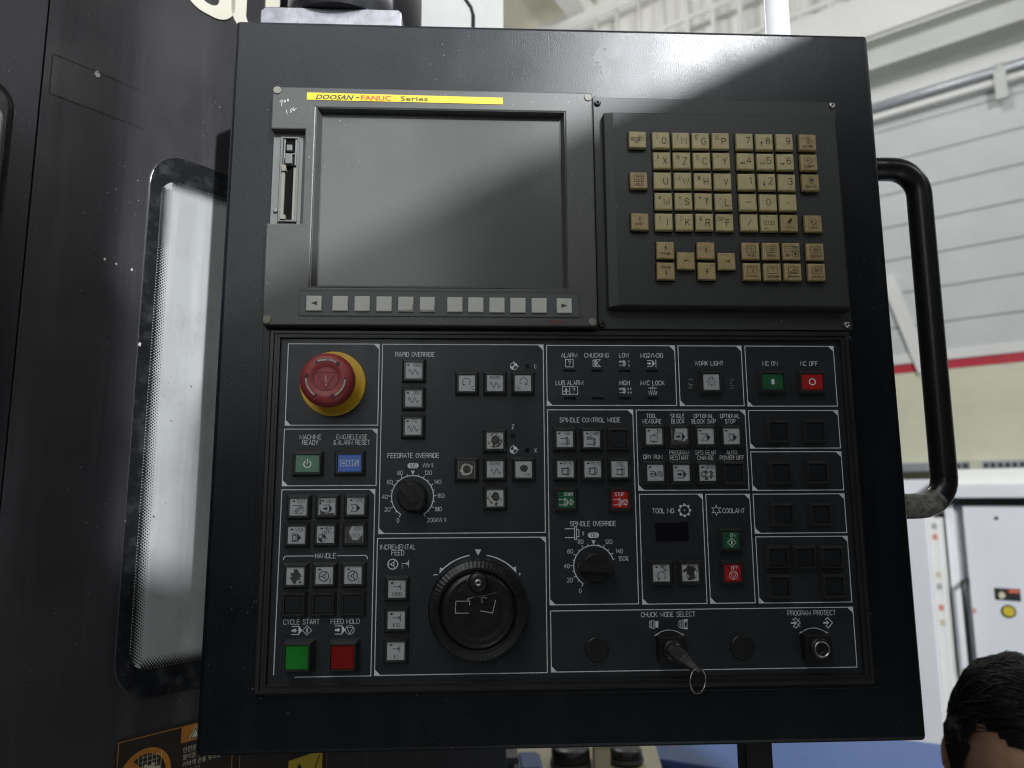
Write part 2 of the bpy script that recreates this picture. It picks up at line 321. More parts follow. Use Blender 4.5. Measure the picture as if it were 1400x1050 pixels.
# ---- symbols, drawn round (x, z) about `a` mm in half-size
def sy(I, k, x, z, a=3.0, w=0.45, m=0):
    st = lambda p, c=False, ww=None: I.stroke([(x + u * a, z + v * a) for u, v in p], ww or w, m, c)
    pl = lambda p, mm=m: I.poly([(x + u * a, z + v * a) for u, v in p], mm)
    if k == 'wave':
        st([(-1 + 2 * i / 32, 0.5 * math.sin(4 * PI * i / 32)) for i in range(33)])
    elif k == 'zig': st([(-1, 0.3), (-.75, -.6), (-.5, .6), (-.25, -.6), (0, .6), (.25, -.6), (.5, .6), (.75, -.6), (1, .3)])
    elif k == 'prog':
        st([(-1, .75), (.3, .75)]); st([(-1, -.75), (.3, -.75)]); pl([(.3, -.9), (1, 0), (.3, .9)])
        pl([(-1, -.18), (-.45, -.18), (-.45, -.42), (.05, 0), (-.45, .42), (-.45, .18), (-1, .18)])
    elif k == 'progbox':
        st([(-1, .75), (.25, .75), (.25, -.75), (-1, -.75)]); pl([(.25, -.75), (1, 0), (.25, .75)])
    elif k == 'diam': st([(-1, 0), (0, -1), (1, 0), (0, 1)], True); pl([(-.14, -.5), (.14, -.5), (.14, .5), (-.14, .5)])
    elif k == 'stop': I.arc(x, z, a, w, mi=m); st([(-.75, .55), (0, -.85), (.75, .55)], True)
    elif k == 'wheel':
        I.arc(x, z, a, w * 1.25, mi=m); I.arc(x, z, a * .28, w, mi=m)
        for an in (60, 180, 300): st([(.3 * math.cos(R(an)), .3 * math.sin(R(an))), (.95 * math.cos(R(an)), .95 * math.sin(R(an)))])
    elif k == 'step': st([(-1, 0), (.75, 0)]); st([(.3, .4), (.75, 0), (.3, -.4)]); st([(.9, 1), (.9, -1)])
    elif k == 'ref':
        I.sector(x, z, a * .85, 0, 90, m); I.sector(x, z, a * .85, 180, 270, m); I.arc(x, z, a * .85, w, mi=m); st([(0, .8), (0, 1.25)]); st([(.8, 0), (1.3, 0)])
    elif k == 'spin': st([(-1, .55), (.25, .55)]); st([(-1, -.55), (.25, -.55)]); st([(.25, -.8), (.5, -.8), (.5, .8), (.25, .8)], True); st([(.5, .45), (.8, .45), (.8, -.45), (.5, -.45)])
    elif k == 'q': st([(-1, -1), (1, -1), (1, 1), (-1, 1)], True); I.text(x, z, a * 1.25, '?', m, 0.9)
    elif k == 'chuck': st([(-1, -.7), (-.55, -.9), (-.55, .9), (-1, .7)], True); st([(-.35, -.9), (-.35, .9)]); st([(-.1, .9), (.9, .9), (.1, .15), (.1, -.15), (.9, -.9), (-.1, -.9)], True)
    elif k == 'gear':
        I.arc(x, z, a * .8, w * 1.2, mi=m); I.disc(x, z, a * .13, m)
        for i in range(8): t = 2 * PI * i / 8; I.disc(x + a * .92 * math.cos(t), z + a * .92 * math.sin(t), a * .2, m, 8)
    elif k == 'star':
        st([((1 if i % 2 == 0 else .45) * math.cos(R(90 + 30 * i)), (1 if i % 2 == 0 else .45) * math.sin(R(90 + 30 * i))) for i in range(12)], True)
    elif k == 'sun':
        I.arc(x, z, a * .55, w, mi=m); st([(-.25, .6), (-.25, .95), (.25, .95), (.25, .6)])
        for an in (0, 45, 135, 180, 225, 270, 315): st([(.75 * math.cos(R(an)), .75 * math.sin(R(an))), (1.05 * math.cos(R(an)), 1.05 * math.sin(R(an)))])
    elif k == 'power': I.arc(x, z, a * .8, w * 1.8, 125, 415, m, 26); st([(0, .1), (0, 1.15)], False, w * 1.8)
    elif k == 'ccw': I.arc(x, z, a, w, -50, 230, m); pl([(-.95, -.35), (-.25, -.75), (-.85, -1.05)])
    elif k == 'cw': I.arc(x, z, a, w, -50, 230, m); pl([(.95, -.35), (.25, -.75), (.85, -1.05)])
    elif k in ('up', 'dn', 'lf', 'rt'):
        A = [(-.16, -1), (.16, -1), (.16, .1), (.5, .1), (0, 1), (-.5, .1), (-.16, .1)]
        q = {'up': lambda u, v: (u, v), 'dn': lambda u, v: (u, -v), 'lf': lambda u, v: (-v, u), 'rt': lambda u, v: (v, u)}[k]; pl([q(u, v) for u, v in A])
    elif k == 'scr': st([(-1, -.7), (1, -.7), (1, .7), (-1, .7)], True)
    elif k == 'diamarrow': st([(-.5, .55), (0, 1), (.9, 0), (0, -1), (-.5, -.55)]); pl([(-1, -.15), (-.3, -.15), (-.3, -.42), (.25, 0), (-.3, .42), (-.3, .15), (-1, .15)])
    elif k == 'tooth': st([(-.9, .2), (-.9, .75), (.9, .75), (.9, -.75), (-.9, -.75), (-.9, -.2)]); st([(-.3, .75), (0, 1.05), (.3, .75)]); st([(.3, -.75), (0, -1.05), (-.3, -.75)])
    elif k == 'jaw':
        st([(-1, -.65), (-.7, -.8), (-.7, .8), (-1, .65)], True); st([(-.5, -.9), (.15, -.9), (.15, .9), (-.5, .9)], True); st([(-.15, -.9), (-.15, .9)])
    return I

# ------------------------------------------------------------------ the control panel
def ringloft(mb, rects, mi=0, cap0=False, cap1=False):
    """stack of rectangles (x0, x1, z0, z1, y) in mm joined into a frame"""
    return mb.loft([[(x0 / 1000, y / 1000, z0 / 1000), (x1 / 1000, y / 1000, z0 / 1000), (x1 / 1000, y / 1000, z1 / 1000), (x0 / 1000, y / 1000, z1 / 1000)] for x0, x1, z0, z1, y in rects], mi, cap0, cap1)
def boxmm(mb, x0, x1, z0, z1, y0, y1, mi=0): return mb.box(x0 / 1000, x1 / 1000, y0 / 1000, y1 / 1000, z0 / 1000, z1 / 1000, mi)
def gridplate(mb, xs, zs, solid, y0, y1, mi=0):
    """plate cut from a grid; welded so its outer edges can be bevelled"""
    ids = {}
    def vid(i, j, b):
        if (i, j, b) not in ids:
            ids[(i, j, b)] = len(mb.v); mb.v.append((xs[i] / 1000, (y0, y1)[b] / 1000, zs[j] / 1000))
        return ids[(i, j, b)]
    def f(*q): mb.f.append(q); mb.m.append(mi); mb.sm.append(False)
    nx, nz = len(xs) - 1, len(zs) - 1; S_ = lambda i, j: 0 <= i < nx and 0 <= j < nz and solid(i, j)
    for i in range(nx):
        for j in range(nz):
            if not S_(i, j): continue
            f(vid(i, j, 0), vid(i + 1, j, 0), vid(i + 1, j + 1, 0), vid(i, j + 1, 0))
            if not S_(i - 1, j): f(vid(i, j, 0), vid(i, j + 1, 0), vid(i, j + 1, 1), vid(i, j, 1))
            if not S_(i + 1, j): f(vid(i + 1, j, 0), vid(i + 1, j, 1), vid(i + 1, j + 1, 1), vid(i + 1, j + 1, 0))
            if not S_(i, j - 1): f(vid(i, j, 0), vid(i, j, 1), vid(i + 1, j, 1), vid(i + 1, j, 0))
            if not S_(i, j + 1): f(vid(i, j + 1, 0), vid(i + 1, j + 1, 0), vid(i + 1, j + 1, 1), vid(i, j + 1, 1))
    return mb
CP = thing('control_panel', (0, 0.045, -0.3157), 'large dark machine control panel with screen, beige keypad and push buttons', 'control panel')
mb = MB(); mb.box(-0.295, 0.295, 0, 0.095, -0.3157, 0.3157)
mb.build('enclosure', M['enclosure'], CP, bevel=0.004, seg=3)

# ---- display unit
mb = MB()
X = [-255.3, -225.5, -216.6, 3.8, 28.9]; Zs = [28.3, 61.4, 117.7, 204.2, 224.9, 244.0]
gridplate(mb, X, Zs, lambda i, j: not (i == 0 and j == 2) and not (i == 2 and 1 <= j <= 3), -12, 0)
LCD = mb.build('display_unit', M['lcd'], CP, bevel=0.0012)
mb = MB(); ringloft(mb, [(-216.5, 3.7, 61.5, 224.8, -11.7), (-215.6, 3.2, 62.0, 224.6, -11.7), (-212.2, 0.2, 64.4, 223.9, -5), (-211.6, -0.4, 65, 223.3, -5), (-211.6, -0.4, 65, 223.3, -3)])
mb.build('screen_surround', M['lcd'], LCD)
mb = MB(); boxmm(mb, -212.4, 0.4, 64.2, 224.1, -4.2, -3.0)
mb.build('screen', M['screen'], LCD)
mb = MB(); mb.prism([(-0.2249, 0.2320), (-0.0518, 0.2309), (-0.0518, 0.2373), (-0.2249, 0.2388)], -0.0124, -0.0119)
st_ = mb.build('name_strip', M['yellow_strip'], LCD)
I = Ink()
I.text(-32.9, 0, 4.2, 'DOOSAN', 0, w=33.5, off=0.035, shear=0.30, align='r'); I.rect(-31.0, -0.5, -28.2, 0.5)
I.text(-26.6, -0.1, 4.4, 'FANUC', 1, w=26.4, off=0.03, align='l'); I.text(3.6, -0.1, 3.9, 'i', 0, shear=0.3, xs=0.9); I.text(8.2, -0.1, 4.0, 'Series', 0, w=24.2, off=0.012, align='l')
# the strip is a sub-part already, so its lettering is a sibling of it
I.build('lettering', [M['ink_black'], M['ink_red']], LCD, -150.9, -12.5, 234.7)
for x, z in ((-251.0, 240.4), (25.0, 239.2), (-251.0, 32.8), (24.2, 32.4)):
    mb = MB(); mb.lathe_y(x / 1000, z / 1000, [(0.0035, -0.0118), (0.0035, -0.0126), (0.0031, -0.0129)], 20); mb.build('screw_cap', M['screw_cap'], LCD)
mb = MB(); mb.prism([(-0.2250, 0.0365), (0.0131, 0.0363), (0.0131, 0.0572), (-0.2250, 0.0582)], -0.0125, -0.0119)
mb.build('softkey_strip', M['soft_strip'], LCD)
I = Ink(); I.stroke([(-119, -10.5), (119, -10.7), (119, 10.3), (-119, 11.2)], 0.5, 0, True); I.build('softkey_strip_outline', M['ink_black'], LCD, -105.9, -12.55, 47)
skx = [-212.0, -190.0, -171.6, -153.2, -134.9, -116.6, -93.4, -75.6, -57.5, -39.6, -21.4, 0.2]
mb = MB(); ringloft(mb, [(-6.5, 6.5, -6.5, 6.5, 0), (-6.5, 6.5, -6.5, 6.5, -1.2), (-6.0, 6.0, -6.0, 6.0, -1.6)], 0, True, True)
skm = mb.mesh('softkey', M['softkey'])
for i, x in enumerate(skx):
    o = bpy.data.objects.new('softkey', skm); link(o, (x / 1000, -0.0124, (46.9 - 0.08 * i) / 1000), LCD)
for x, d, z in ((skx[0], 'lf', 46.9), (skx[11], 'rt', 46.0)):
    I = Ink(); s_ = -1 if d == 'lf' else 1; I.poly([(-2.6 * s_, -1.9), (2.6 * s_, 0), (-2.6 * s_, 1.9)]); I.build('softkey_arrow', M['key_ink'], LCD, x, -14.1, z)
for x, sd in ((skx[4], 3), (skx[5], 8)):                                    # chipped edges of two soft keys
    I = Ink(); rnd = random.Random(sd)
    for k in range(5):
        a = -5.6 + rnd.random() * 2; b = -6.3 + 2.6 * k
        I.stroke([(b, -5.6 + rnd.random()), (b + 1, -5.9 + rnd.random()), (b + 2.2, -5.7 + rnd.random() * 1.4)], 0.5)
    I.stroke([(5.7, -4), (5.5, -2), (5.8, -0.5)], 0.5); I.build('softkey_chips', M['key_ink'], LCD, x, -14.1, 46.5)
I = Ink(); I.text(0, 0, 2.6, 'FANUC', 0, w=14.0); I.build('corner_mark', M['ink_dimred'], LCD, -6.8, -12.3, 32.2)
I = Ink(); rnd = random.Random(5)                                            # hand-scratched numbers
for pts in ([(-5, 5.5), (-3, 7), (-2.4, 5.2), (-4.3, 4.6), (-3, 5.0), (-3.2, 1.6)], [(-1.2, 5.6), (-0.6, 7.2), (0.4, 6.4), (-0.2, 5.0), (-1.2, 5.6)], [(1.5, 6.8), (1.9, 8.2), (3.0, 7.4), (2.4, 6.0), (1.5, 6.8)],
            [(1.2, -2.0), (2.0, -6.0)], [(4.2, -1.6), (5.6, -1.2), (4.6, -3), (5.8, -3.4), (4.6, -4.6)], [(7.2, 0.8), (6.8, -2.2), (8.2, -2.6), (8.4, -1.2), (7.0, -1.4)], [(8.8, -0.6), (10, -0.3)]):
    I.stroke([(u + rnd.uniform(-.15, .15), v + rnd.uniform(-.15, .15)) for u, v in pts], 0.42)
I.build('scratched_numbers', M['print'], LCD, -243.5, -12.25, 224.0)
# memory-card slot in the notch
mb = MB(); boxmm(mb, -254.2, -225.7, 117.9, 204.0, -4.6, -0.2); CS = mb.build('card_slot', M['slot'], CP)
mb = MB(); ringloft(mb, [(-247.2, -231.2, 121.5, 199.4, -4.5), (-247.2, -231.2, 121.5, 199.4, -7), (-245.4, -233.0, 122.8, 198.2, -7), (-245.4, -233.0, 122.8, 198.2, -4.5)])
mb.build('slot_frame', M['slot'], CS)
mb = MB(); boxmm(mb, -245.2, -233.2, 123, 198, -5.0, -4.4); mb.build('slot_opening', M['slot_dark'], CS)
mb = MB(); boxmm(mb, -245.2, -242.6, 123.2, 171, -7.4, -4.9); boxmm(mb, -235.4, -233.3, 123.2, 171, -6.4, -4.9); boxmm(mb, -245.2, -241.5, 167, 172.5, -9, -5); boxmm(mb, -245.0, -240.5, 123.2, 127, -8.2, -5)
mb.build('card_guide', M['screw_cap'], CS)
mb = MB(); boxmm(mb, -242.2, -236.4, 173, 182, -10.5, -4.9); boxmm(mb, -241.8, -237.2, 186, 191.5, -8.5, -4.9); boxmm(mb, -244.9, -233.4, 183.2, 184.6, -6.3, -4.9); boxmm(mb, -244.9, -243.4, 173, 197.4, -6.6, -4.9); boxmm(mb, -235.0, -233.5, 173, 197.4, -6.6, -4.9)
mb.build('eject_latch', M['slot'], CS, bevel=0.0004)
mb = MB(); mb.lathe_y(-0.2497, 0.1316, [(0.0017, -0.0045), (0.0017, -0.0062), (0.0012, -0.0066)], 14); mb.build('pin', M['screw_cap'], CS)

# ---- keypad (plate, raised pad, screws, keys)
mb = MB(); boxmm(mb, 30.9, 257.4, 28.4, 245.4, -2.0, 0.5); KPL = mb.build('keypad_plate', M['mdi'], CP, bevel=0.0006)
mb = MB(); ringloft(mb, [(38.6, 254.0, 45.4, 226.6, -1.8), (39.2, 253.6, 45.9, 226.2, -9.0), (47.0, 250.4, 47.6, 225.2, -12.2)], 0, False, True)
mb.build('keypad', M['mdi'], KPL, bevel=0.0006)
def screw(mb, x, z, y, r, up=1):
    """pan head with a cross recess"""
    mb.lathe_y(x / 1000, z / 1000, [(r / 1000, y / 1000), (r / 1000, (y - r * .35) / 1000), (r * .75 / 1000, (y - r * .65) / 1000), (r * .45 / 1000, (y - r * .72) / 1000), (r * .42 / 1000, (y - r * .35) / 1000)], 16, 0, True)
    for a, b in ((.4, .10), (.10, .4)): mb.box((x - r * a) / 1000, (x + r * a) / 1000, (y - r * .45) / 1000, (y - r * .3) / 1000, (z - r * b) / 1000, (z + r * b) / 1000, 1)
for i, (x, z) in enumerate(((35.0, 239.4), (253.8, 241.4), (34.2, 32.3), (252.2, 33.0))):
    mb = MB(); screw(mb, x, z, -2, 3.0); mb.build('screw', [M['steel'] if i % 2 else M['screw_dark'], M['slot_dark']], KPL)
KX = [67.5, 88.7, 106.7, 124.5, 142.5, 164.2, 182.2, 200.3, 221.7]; KZ = [197.3, 178.4, 159.3, 140.3, 121.3, 95.5, 76.8, 86.0]
mb = MB(); ringloft(mb, [(-7.5, 7.5, -7.5, 7.5, 0), (-7.7, 7.7, -7.7, 7.7, -3.5), (-7.3, 7.3, -7.3, 7.3, -4.3), (-6.7, 6.7, -6.7, 6.7, -4.6)], 0, False, True)
mb.box(-.0082, .0082, -.0002, .0006, -.0082, .0082, 1)
KM = {k: mb.mesh('key', [M[k], M['slot_dark']]) for k in ('key', 'key_tan')}
def key(col, row, kind, draw):
    o = bpy.data.objects.new('key', KM['key_tan' if kind else 'key']); jx, jz = random.uniform(-.2, .2), random.uniform(-.2, .2)
    link(o, ((KX[col] + jx) / 1000, -0.0124, (KZ[row] + jz) / 1000), CP)
    o.rotation_euler = (R(random.uniform(-1.2, 1.2)), R(random.uniform(-.8, .8)), R(random.uniform(-1.2, 1.2)))
    I = Ink(); draw(I); l = bpy.data.objects.new('legend', I.mesh('legend', M['key_ink'])); COL.objects.link(l); l.parent = o; l.location = (0, -0.00475, 0)
def letter(big, small): return lambda I: (I.text(2.6, -0.5, 6.0, big, xs=0.95), I.text(-3.5, 3.0, 3.5, small, xs=0.95))
def digit(d, s=None): return lambda I: (I.text(2.9, 0.8, 6.0, d, xs=1.0), s and sy(I, s, -2.9, -1.9, 2.4, 0.5))
def word(sym, wd, a=3.0): return lambda I: (sy(I, sym, 0, 1.4, a, 0.5) if sym else None, I.text(0, -4.3, 1.9, wd, w=min(10.6, 2.0 * len(wd))))
for r, rowk in enumerate(('O( N) GE PQ', 'XA ZB CD Y?', "U' WJ H@ V-", 'M# S= T* L+', 'I[ K] R& F!')):
    for c, t in enumerate(rowk.split()): key(1 + c, r, 0, letter(t[0], 'SP' if t[1] == '!' else t[1]))
for c, r, d, s in ((5, 0, '7', None), (6, 0, '8', 'up'), (7, 0, '9', None), (5, 1, '4', 'lf'), (6, 1, '5', 'zig'), (7, 1, '6', 'rt'), (5, 2, '1', None), (6, 2, '2', 'dn'), (7, 2, '3', None)): key(c, r, 0, digit(d, s))
key(5, 3, 0, lambda I: I.rect(-2.8, -.3, 2.8, .3)); key(6, 3, 0, lambda I: I.text(0, 0, 5.6, '0', xs=.95)); key(7, 3, 0, lambda I: I.disc(0, 0, .6))
key(5, 4, 0, lambda I: I.stroke([(-1.8, -3), (1.8, 3)], .6)); key(6, 4, 0, lambda I: (I.text(0, 0, 3.2, 'EOB', w=8.6), I.stroke([(-5.5, -5.4), (-3, -5.1), (-1.5, -5.9)], .4)))
key(0, 0, 0, lambda I: (I.text(0, 0, 3.0, 'RESET', w=11.6), I.stroke([(-2.6, -4), (2.2, 4)], .5), I.stroke([(-.8, -4), (3.6, 3)], .5)))
key(0, 2, 1, lambda I: (sy(I, 'scr', 0, 1.6, 4.2, .45), I.stroke([(-2.3, .2), (0, .2), (0, 3.2), (-2.3, 3.2)], .4, 0, True), I.stroke([(2.3, .2), (0, .2), (0, 3.2), (2.3, 3.2)], .4, 0, True), I.text(0, -4.0, 2.0, 'HELP', w=7.6)))
key(0, 4, 1, lambda I: (I.stroke([(-.7, .4), (-.7, 2.6), (-1.5, 2.6), (0, 4.6), (1.5, 2.6), (.7, 2.6), (.7, .4)], .4, 0, True), I.text(0, -2.4, 1.9, 'SHIFT', w=8.0)))
def dia(I, inner): I.stroke([(-2.4, 2.6), (0, 5), (3, 1.8), (0, -1.6), (-2.4, .8)], .45); inner(I)
key(8, 0, 1, lambda I: (dia(I, lambda I: I.stroke([(-1, 3.2), (1, 2.4), (-.6, 1.2), (1, .4)], .5)), I.text(0, -4.0, 1.9, 'ALTER', w=9.2)))
key(8, 1, 1, lambda I: (dia(I, lambda I: sy(I, 'rt', -1.6, 1.8, 2.0)), I.text(0, -4.0, 1.9, 'INSERT', w=10.2)))
key(8, 2, 1, lambda I: (dia(I, lambda I: I.blob(.4, 1.9, 1.8, 1.8, 0, .4, 2)), I.text(0, -4.0, 1.9, 'DELETE', w=9.6)))
key(7, 4, 1, lambda I: (I.stroke([(-2.6, -1.2), (2.6, 4.6)], .5), I.stroke([(-1.6, .6), (1.4, 4)], 1.2), I.stroke([(-.8, -.4), (2.2, 3)], 1.2), I.text(0, -4.0, 1.9, 'CAN', w=6)))
key(8, 4, 1, lambda I: (dia(I, lambda I: sy(I, 'rt', -1.8, 1.7, 1.6)), I.text(0, -4.0, 1.9, 'INPUT', w=9.2)))
key(1, 5, 1, lambda I: (sy(I, 'up', 0, 2.0, 2.2), I.text(0, -3.2, 1.9, 'PAGE', w=8))); key(1, 6, 1, lambda I: (sy(I, 'dn', 0, -1.8, 2.2), I.text(0, 3.2, 1.9, 'PAGE', w=8), I.text(5, -2.2, 1.6, 'i')))
key(2, 7, 1, lambda I: sy(I, 'lf', 0, 0, 2.2)); key(3, 5, 1, lambda I: sy(I, 'up', 0, 0, 2.4)); key(3, 6, 1, lambda I: sy(I, 'dn', 0, 0, 2.4)); key(4, 7, 1, lambda I: sy(I, 'rt', .6, 0, 2.4))
def scr(word_, inner): return lambda I: (sy(I, 'scr', 0, 1.5, 4.2, .45), inner(I), I.text(0, -4.3, 1.9, word_, w=min(10.4, 2.0 * len(word_))))
key(5, 5, 1, scr('POS', lambda I: (I.stroke([(-1.6, 1.5), (1.6, 1.5)], .5), I.stroke([(0, -.1), (0, 3.1)], .5), I.stroke([(-3.2, -.6), (-3.2, 3.6)], .4))))
key(6, 5, 1, scr('PROG', lambda I: (I.stroke([(-1, 3), (.6, 1.5), (-1, 0)], .45), I.stroke([(1, 3), (2.8, 1.5), (1, 0)], .45))))
key(7, 5, 1, lambda I: (I.stroke([(-5.8, -.6), (1.2, -.6), (1.2, 4.6), (-5.8, 4.6)], .4, 0, True), I.stroke([(-4.4, 2), (0, 2)], .4), I.stroke([(.4, -4.6), (5.8, -4.6), (5.8, -.2), (.4, -.2)], .4, 0, True), I.blob(3, -2.4, 1.5, 1.4, 0, .3, 4), I.text(3.9, 3.4, 1.9, 'OFS', w=4.2), I.text(-3, -3.6, 1.9, 'SET', w=4.6)))
key(8, 5, 1, scr('CUSTOM1', lambda I: (I.stroke([(-1.4, -.2), (-1.4, 3.2), (.8, 1.5)], .5, 0, True), I.stroke([(.4, 3.2), (1.8, 1.5), (.4, -.2)], .45), I.stroke([(2.9, -.2), (2.9, 3.2)], .45))))
key(5, 6, 1, scr('SYSTEM', lambda I: I.arc(0, 1.5, 1.5, .5, -120, 150))); key(6, 6, 1, scr('MESSAGE', lambda I: I.text(0, 1.5, 3.6, '?', xs=.9)))
key(7, 6, 1, scr('GRAPH', lambda I: (I.stroke([(-2.8, .2), (-.6, .8), (.6, 2.6)], .4), I.stroke([(.2, 1.6), (3, 1.6)], .4), I.stroke([(1.6, .2), (1.6, 3.2)], .4), I.stroke([(-3.4, -.5), (3.4, -.5)], .3))))
key(8, 6, 1, scr('CUSTOM2', lambda I: (I.stroke([(-1.4, -.2), (-1.4, 3.2), (.6, 1.5)], .5, 0, True), I.stroke([(.2, 3.2), (1.4, 1.5), (.2, -.2)], .45), I.text(2.8, 1.5, 2.8, '2', xs=.7))))

# ---- operator panel: mounting plate, bezel, plate, printed boxes
mb = MB(); boxmm(mb, -257.0, 257.4, -273, 27.6, -1.0, 0.5); mb.build('mounting_plate', M['enclosure'], CP, bevel=0.0004)
mb = MB(); ringloft(mb, [(-250.5, 252.6, -269, 26.2, -0.9), (-250.5, 252.6, -269, 26.2, -4.0), (-249.3, 251.4, -267.8, 25.0, -5.0), (-246.6, 248.8, -265.6, 22.8, -5.0), (-246.0, 248.2, -265.2, 22.2, -3.6), (-243.8, 246.4, -263.6, 20.8, -3.6), (-243.2, 245.9, -263.0, 20.2, -4.6), (-241.4, 244.6, -262.2, 19.4, -4.6), (-241.0, 244.3, -261.8, 19.0, -1.4)])
mb.build('panel_bezel', M['bezel'], CP)
mb = MB(); boxmm(mb, -242, 245, -262.6, 19.8, -1.5, 0.5); OP = mb.build('operator_plate', M['plate'], CP)
boxes = {'A': (-235, -158, -55.2, 14.4), 'B': (-235.4, -158.3, -105.5, -58.5), 'D': (-155.3, -17.4, -145, 14.3), 'E': (-156.2, -17.2, -256.5, -148.8),
         'F': (-14.5, 97.5, -38.5, 13.9), 'G': (100.5, 156.5, -38.8, 13.9), 'H': (159.8, 238.9, -39.1, 13.9), 'I': (-14.4, 59.1, -203.5, -42.3), 'J': (62, 156.9, -110.8, -42.5),
         'K': (159.9, 238.9, -75.5, -42.9), 'L': (160, 239.1, -111.3, -78.6), 'M': (160.1, 239.1, -147.1, -114.5), 'N': (160.3, 239.2, -204.1, -150.1),
         'O': (62.5, 116.4, -203.8, -114.1), 'P': (119.3, 157, -203.8, -114.4), 'Q': (-13.9, 239.5, -256.2, -208.3)}
for x0, x1, z0, z1 in boxes.values():
    cx, cz = (x0 + x1) / 2, (z0 + z1) / 2; a, b = (x1 - x0) / 2, (z1 - z0) / 2; c = 4.8
    I = Ink(); I.stroke([(-a, -b), (a, -b), (a, b), (-a, b)], 0.66, 0, True); I.poly([(a, b), (a - c, b), (a, b - c)]); I.poly([(-a, -b), (-a + c, -b), (-a, -b + c)])
    I.build('printed_box', M['print'], OP, cx, -1.6, cz)
I = Ink(); I.stroke([(-38.8, -72.5), (-38.2, 73.8), (38.2, 73.8), (38.2, -74.2), (-22, -74.2)], 0.66); I.poly([(38.2, 73.8), (33.4, 73.8), (38.2, 69)]); I.build('printed_box', M['print'], OP, -197.3, -1.6, -182.6)
def label(t, x, z, h=3.8, xs=0.81, name='printed_label', m='print'):
    I = Ink()
    for k, ln in enumerate(t.split('\n')): I.text(0, -4.6 * k, h, ln, xs=xs)
    return I.build(name, M[m], OP, x, -1.6, z)
label('RAPID  OVERRIDE', -127.5, 5.5); label('FEEDRATE  OVERRIDE', -127.7, -80.8); label('MACHINE\nREADY', -213.6, -65.1); label('EMG.RELEASE\n& ALARM  RESET', -179.2, -65.1, xs=0.74)
label('HANDLE', -198, -162.4, xs=.85); label('CYCLE  START', -215.6, -214.3); label('FEED  HOLD', -180.7, -214.4); label('INCREMENTAL\nFEED', -139.3, -155.9)
label('ALARM', 5.1, 5.2); label('CHUCKING', 29, 5.3, xs=.86); label('LOW', 53, 5.4); label('M02/M30', 77.1, 5.3); label('LUB. ALARM', 5.0, -18.9); label('HIGH', 52.8, -18.9); label('M/C  LOCK', 77, -18.9)
label('WORK  LIGHT', 127.4, -1.5); label('NC  ON', 181.5, -1.5); label('NC  OFF', 216.2, -1.6); label('SPINDLE  CONTROL  MODE', 22.1, -51, 3.8)
for t, x, z in (('TOOL\nMEASURE', 75.2, -47.6), ('SINGLE\nBLOCK', 97.9, -47.6), ('OPTIONAL\nBLOCK  SKIP', 120.5, -47.7), ('OPTIONAL\nSTOP', 143.5, -47.7), ('DRY  RUN', 75.2, -82.6), ('PROGRAM\nRESTART', 98, -78.9), ('SPD. GEAR\nCHANGE', 120.7, -78.9), ('AUTO\nPOWER  OFF', 143.5, -79.0)): label(t, x, z, 3.5, 0.76)
label('TOOL  NO.', 82.7, -127.9); label('COOLANT', 142.6, -128.2); label('SPINDLE  OVERRIDE', 22.7, -138.1); label('CHUCK  MODE  SELECT', 83.5, -212.2); label('PROGRAM  PROTECT', 204.3, -212.5); label('C', -24.2, -4.7, 3.2); label('Z', -44, -56.7, 3.6); label('X', -24.9, -77, 3.4)
label('L518221E', 231.2, -259.1, 2.6, .95, m='bezel')
def symbol(k, x, z, a=3, w=.5):
    I = Ink(); sy(I, k, 0, 0, a, w); return I.build('printed_symbol', M['print'], OP, x, -1.6, z)
symbol('prog', -219.0, -220.9, 4.2, .55); symbol('diam', -210.9, -221, 3.7, .4); symbol('prog', -184.5, -221, 4.2, .55); symbol('stop', -176.8, -221, 3.5, .4)
symbol('wheel', -143.3, -169.6, 4.0, .6); I = Ink(); sy(I, 'step', .6, .6, 3.0, .5); I.text(-2.2, -2, 2.8, '1', xs=.7); I.build('printed_symbol', M['print'], OP, -133.6, -1.6, -169.8)
for x, z in ((-42.9, -4.5), (-43.5, -76.3)): symbol('ref', x, z, 3.6, .45)
symbol('q', 5.1, -1.7, 3.3, .5); symbol('chuck', 29.1, -1.7, 3.4, .5)
I = Ink(); sy(I, 'spin', -1.4, 0, 3.0, .45); sy(I, 'zig', -2.8, 1.6, 1.8, .4); sy(I, 'up', 4, 1.7, 1.2); sy(I, 'dn', 4, -1.9, 1.2); I.build('printed_symbol', M['print'], OP, 53, -1.6, -1.8)
I = Ink(); sy(I, 'prog', -.6, 0, 3.4, .5); I.stroke([(3, 3), (3.6, 3), (3.6, -3), (3, -3)], .6); I.build('printed_symbol', M['print'], OP, 77, -1.6, -1.8)
I = Ink(); I.stroke([(-6.6, -3.3), (6.6, -3.3), (6.6, 3.3), (-6.6, 3.3)], .5, 0, True); I.stroke([(-.2, -3.3), (-.2, 3.3)], .5); I.text(3.2, 0, 4.2, '?', xs=.9); I.poly([(-4.8, 0), (-3.4, 2.2), (-2, 0), (-2.8, 0), (-2.8, -2.6), (-4, -2.6), (-4, 0)]); I.stroke([(-6, -1), (-4.2, -1)], .4); I.stroke([(-2.6, -1), (-.6, -1)], .4); I.build('printed_symbol', M['print'], OP, 5.3, -1.6, -25.5)
I = Ink(); sy(I, 'spin', -2, 0, 3.0, .45); sy(I, 'zig', -3.4, 1.6, 1.8, .4)
for dx in (2.6, 5): sy(I, 'dn', dx, 1.7, 1.3); sy(I, 'up', dx, -1.9, 1.3)
I.build('printed_symbol', M['print'], OP, 53, -1.6, -25.7)
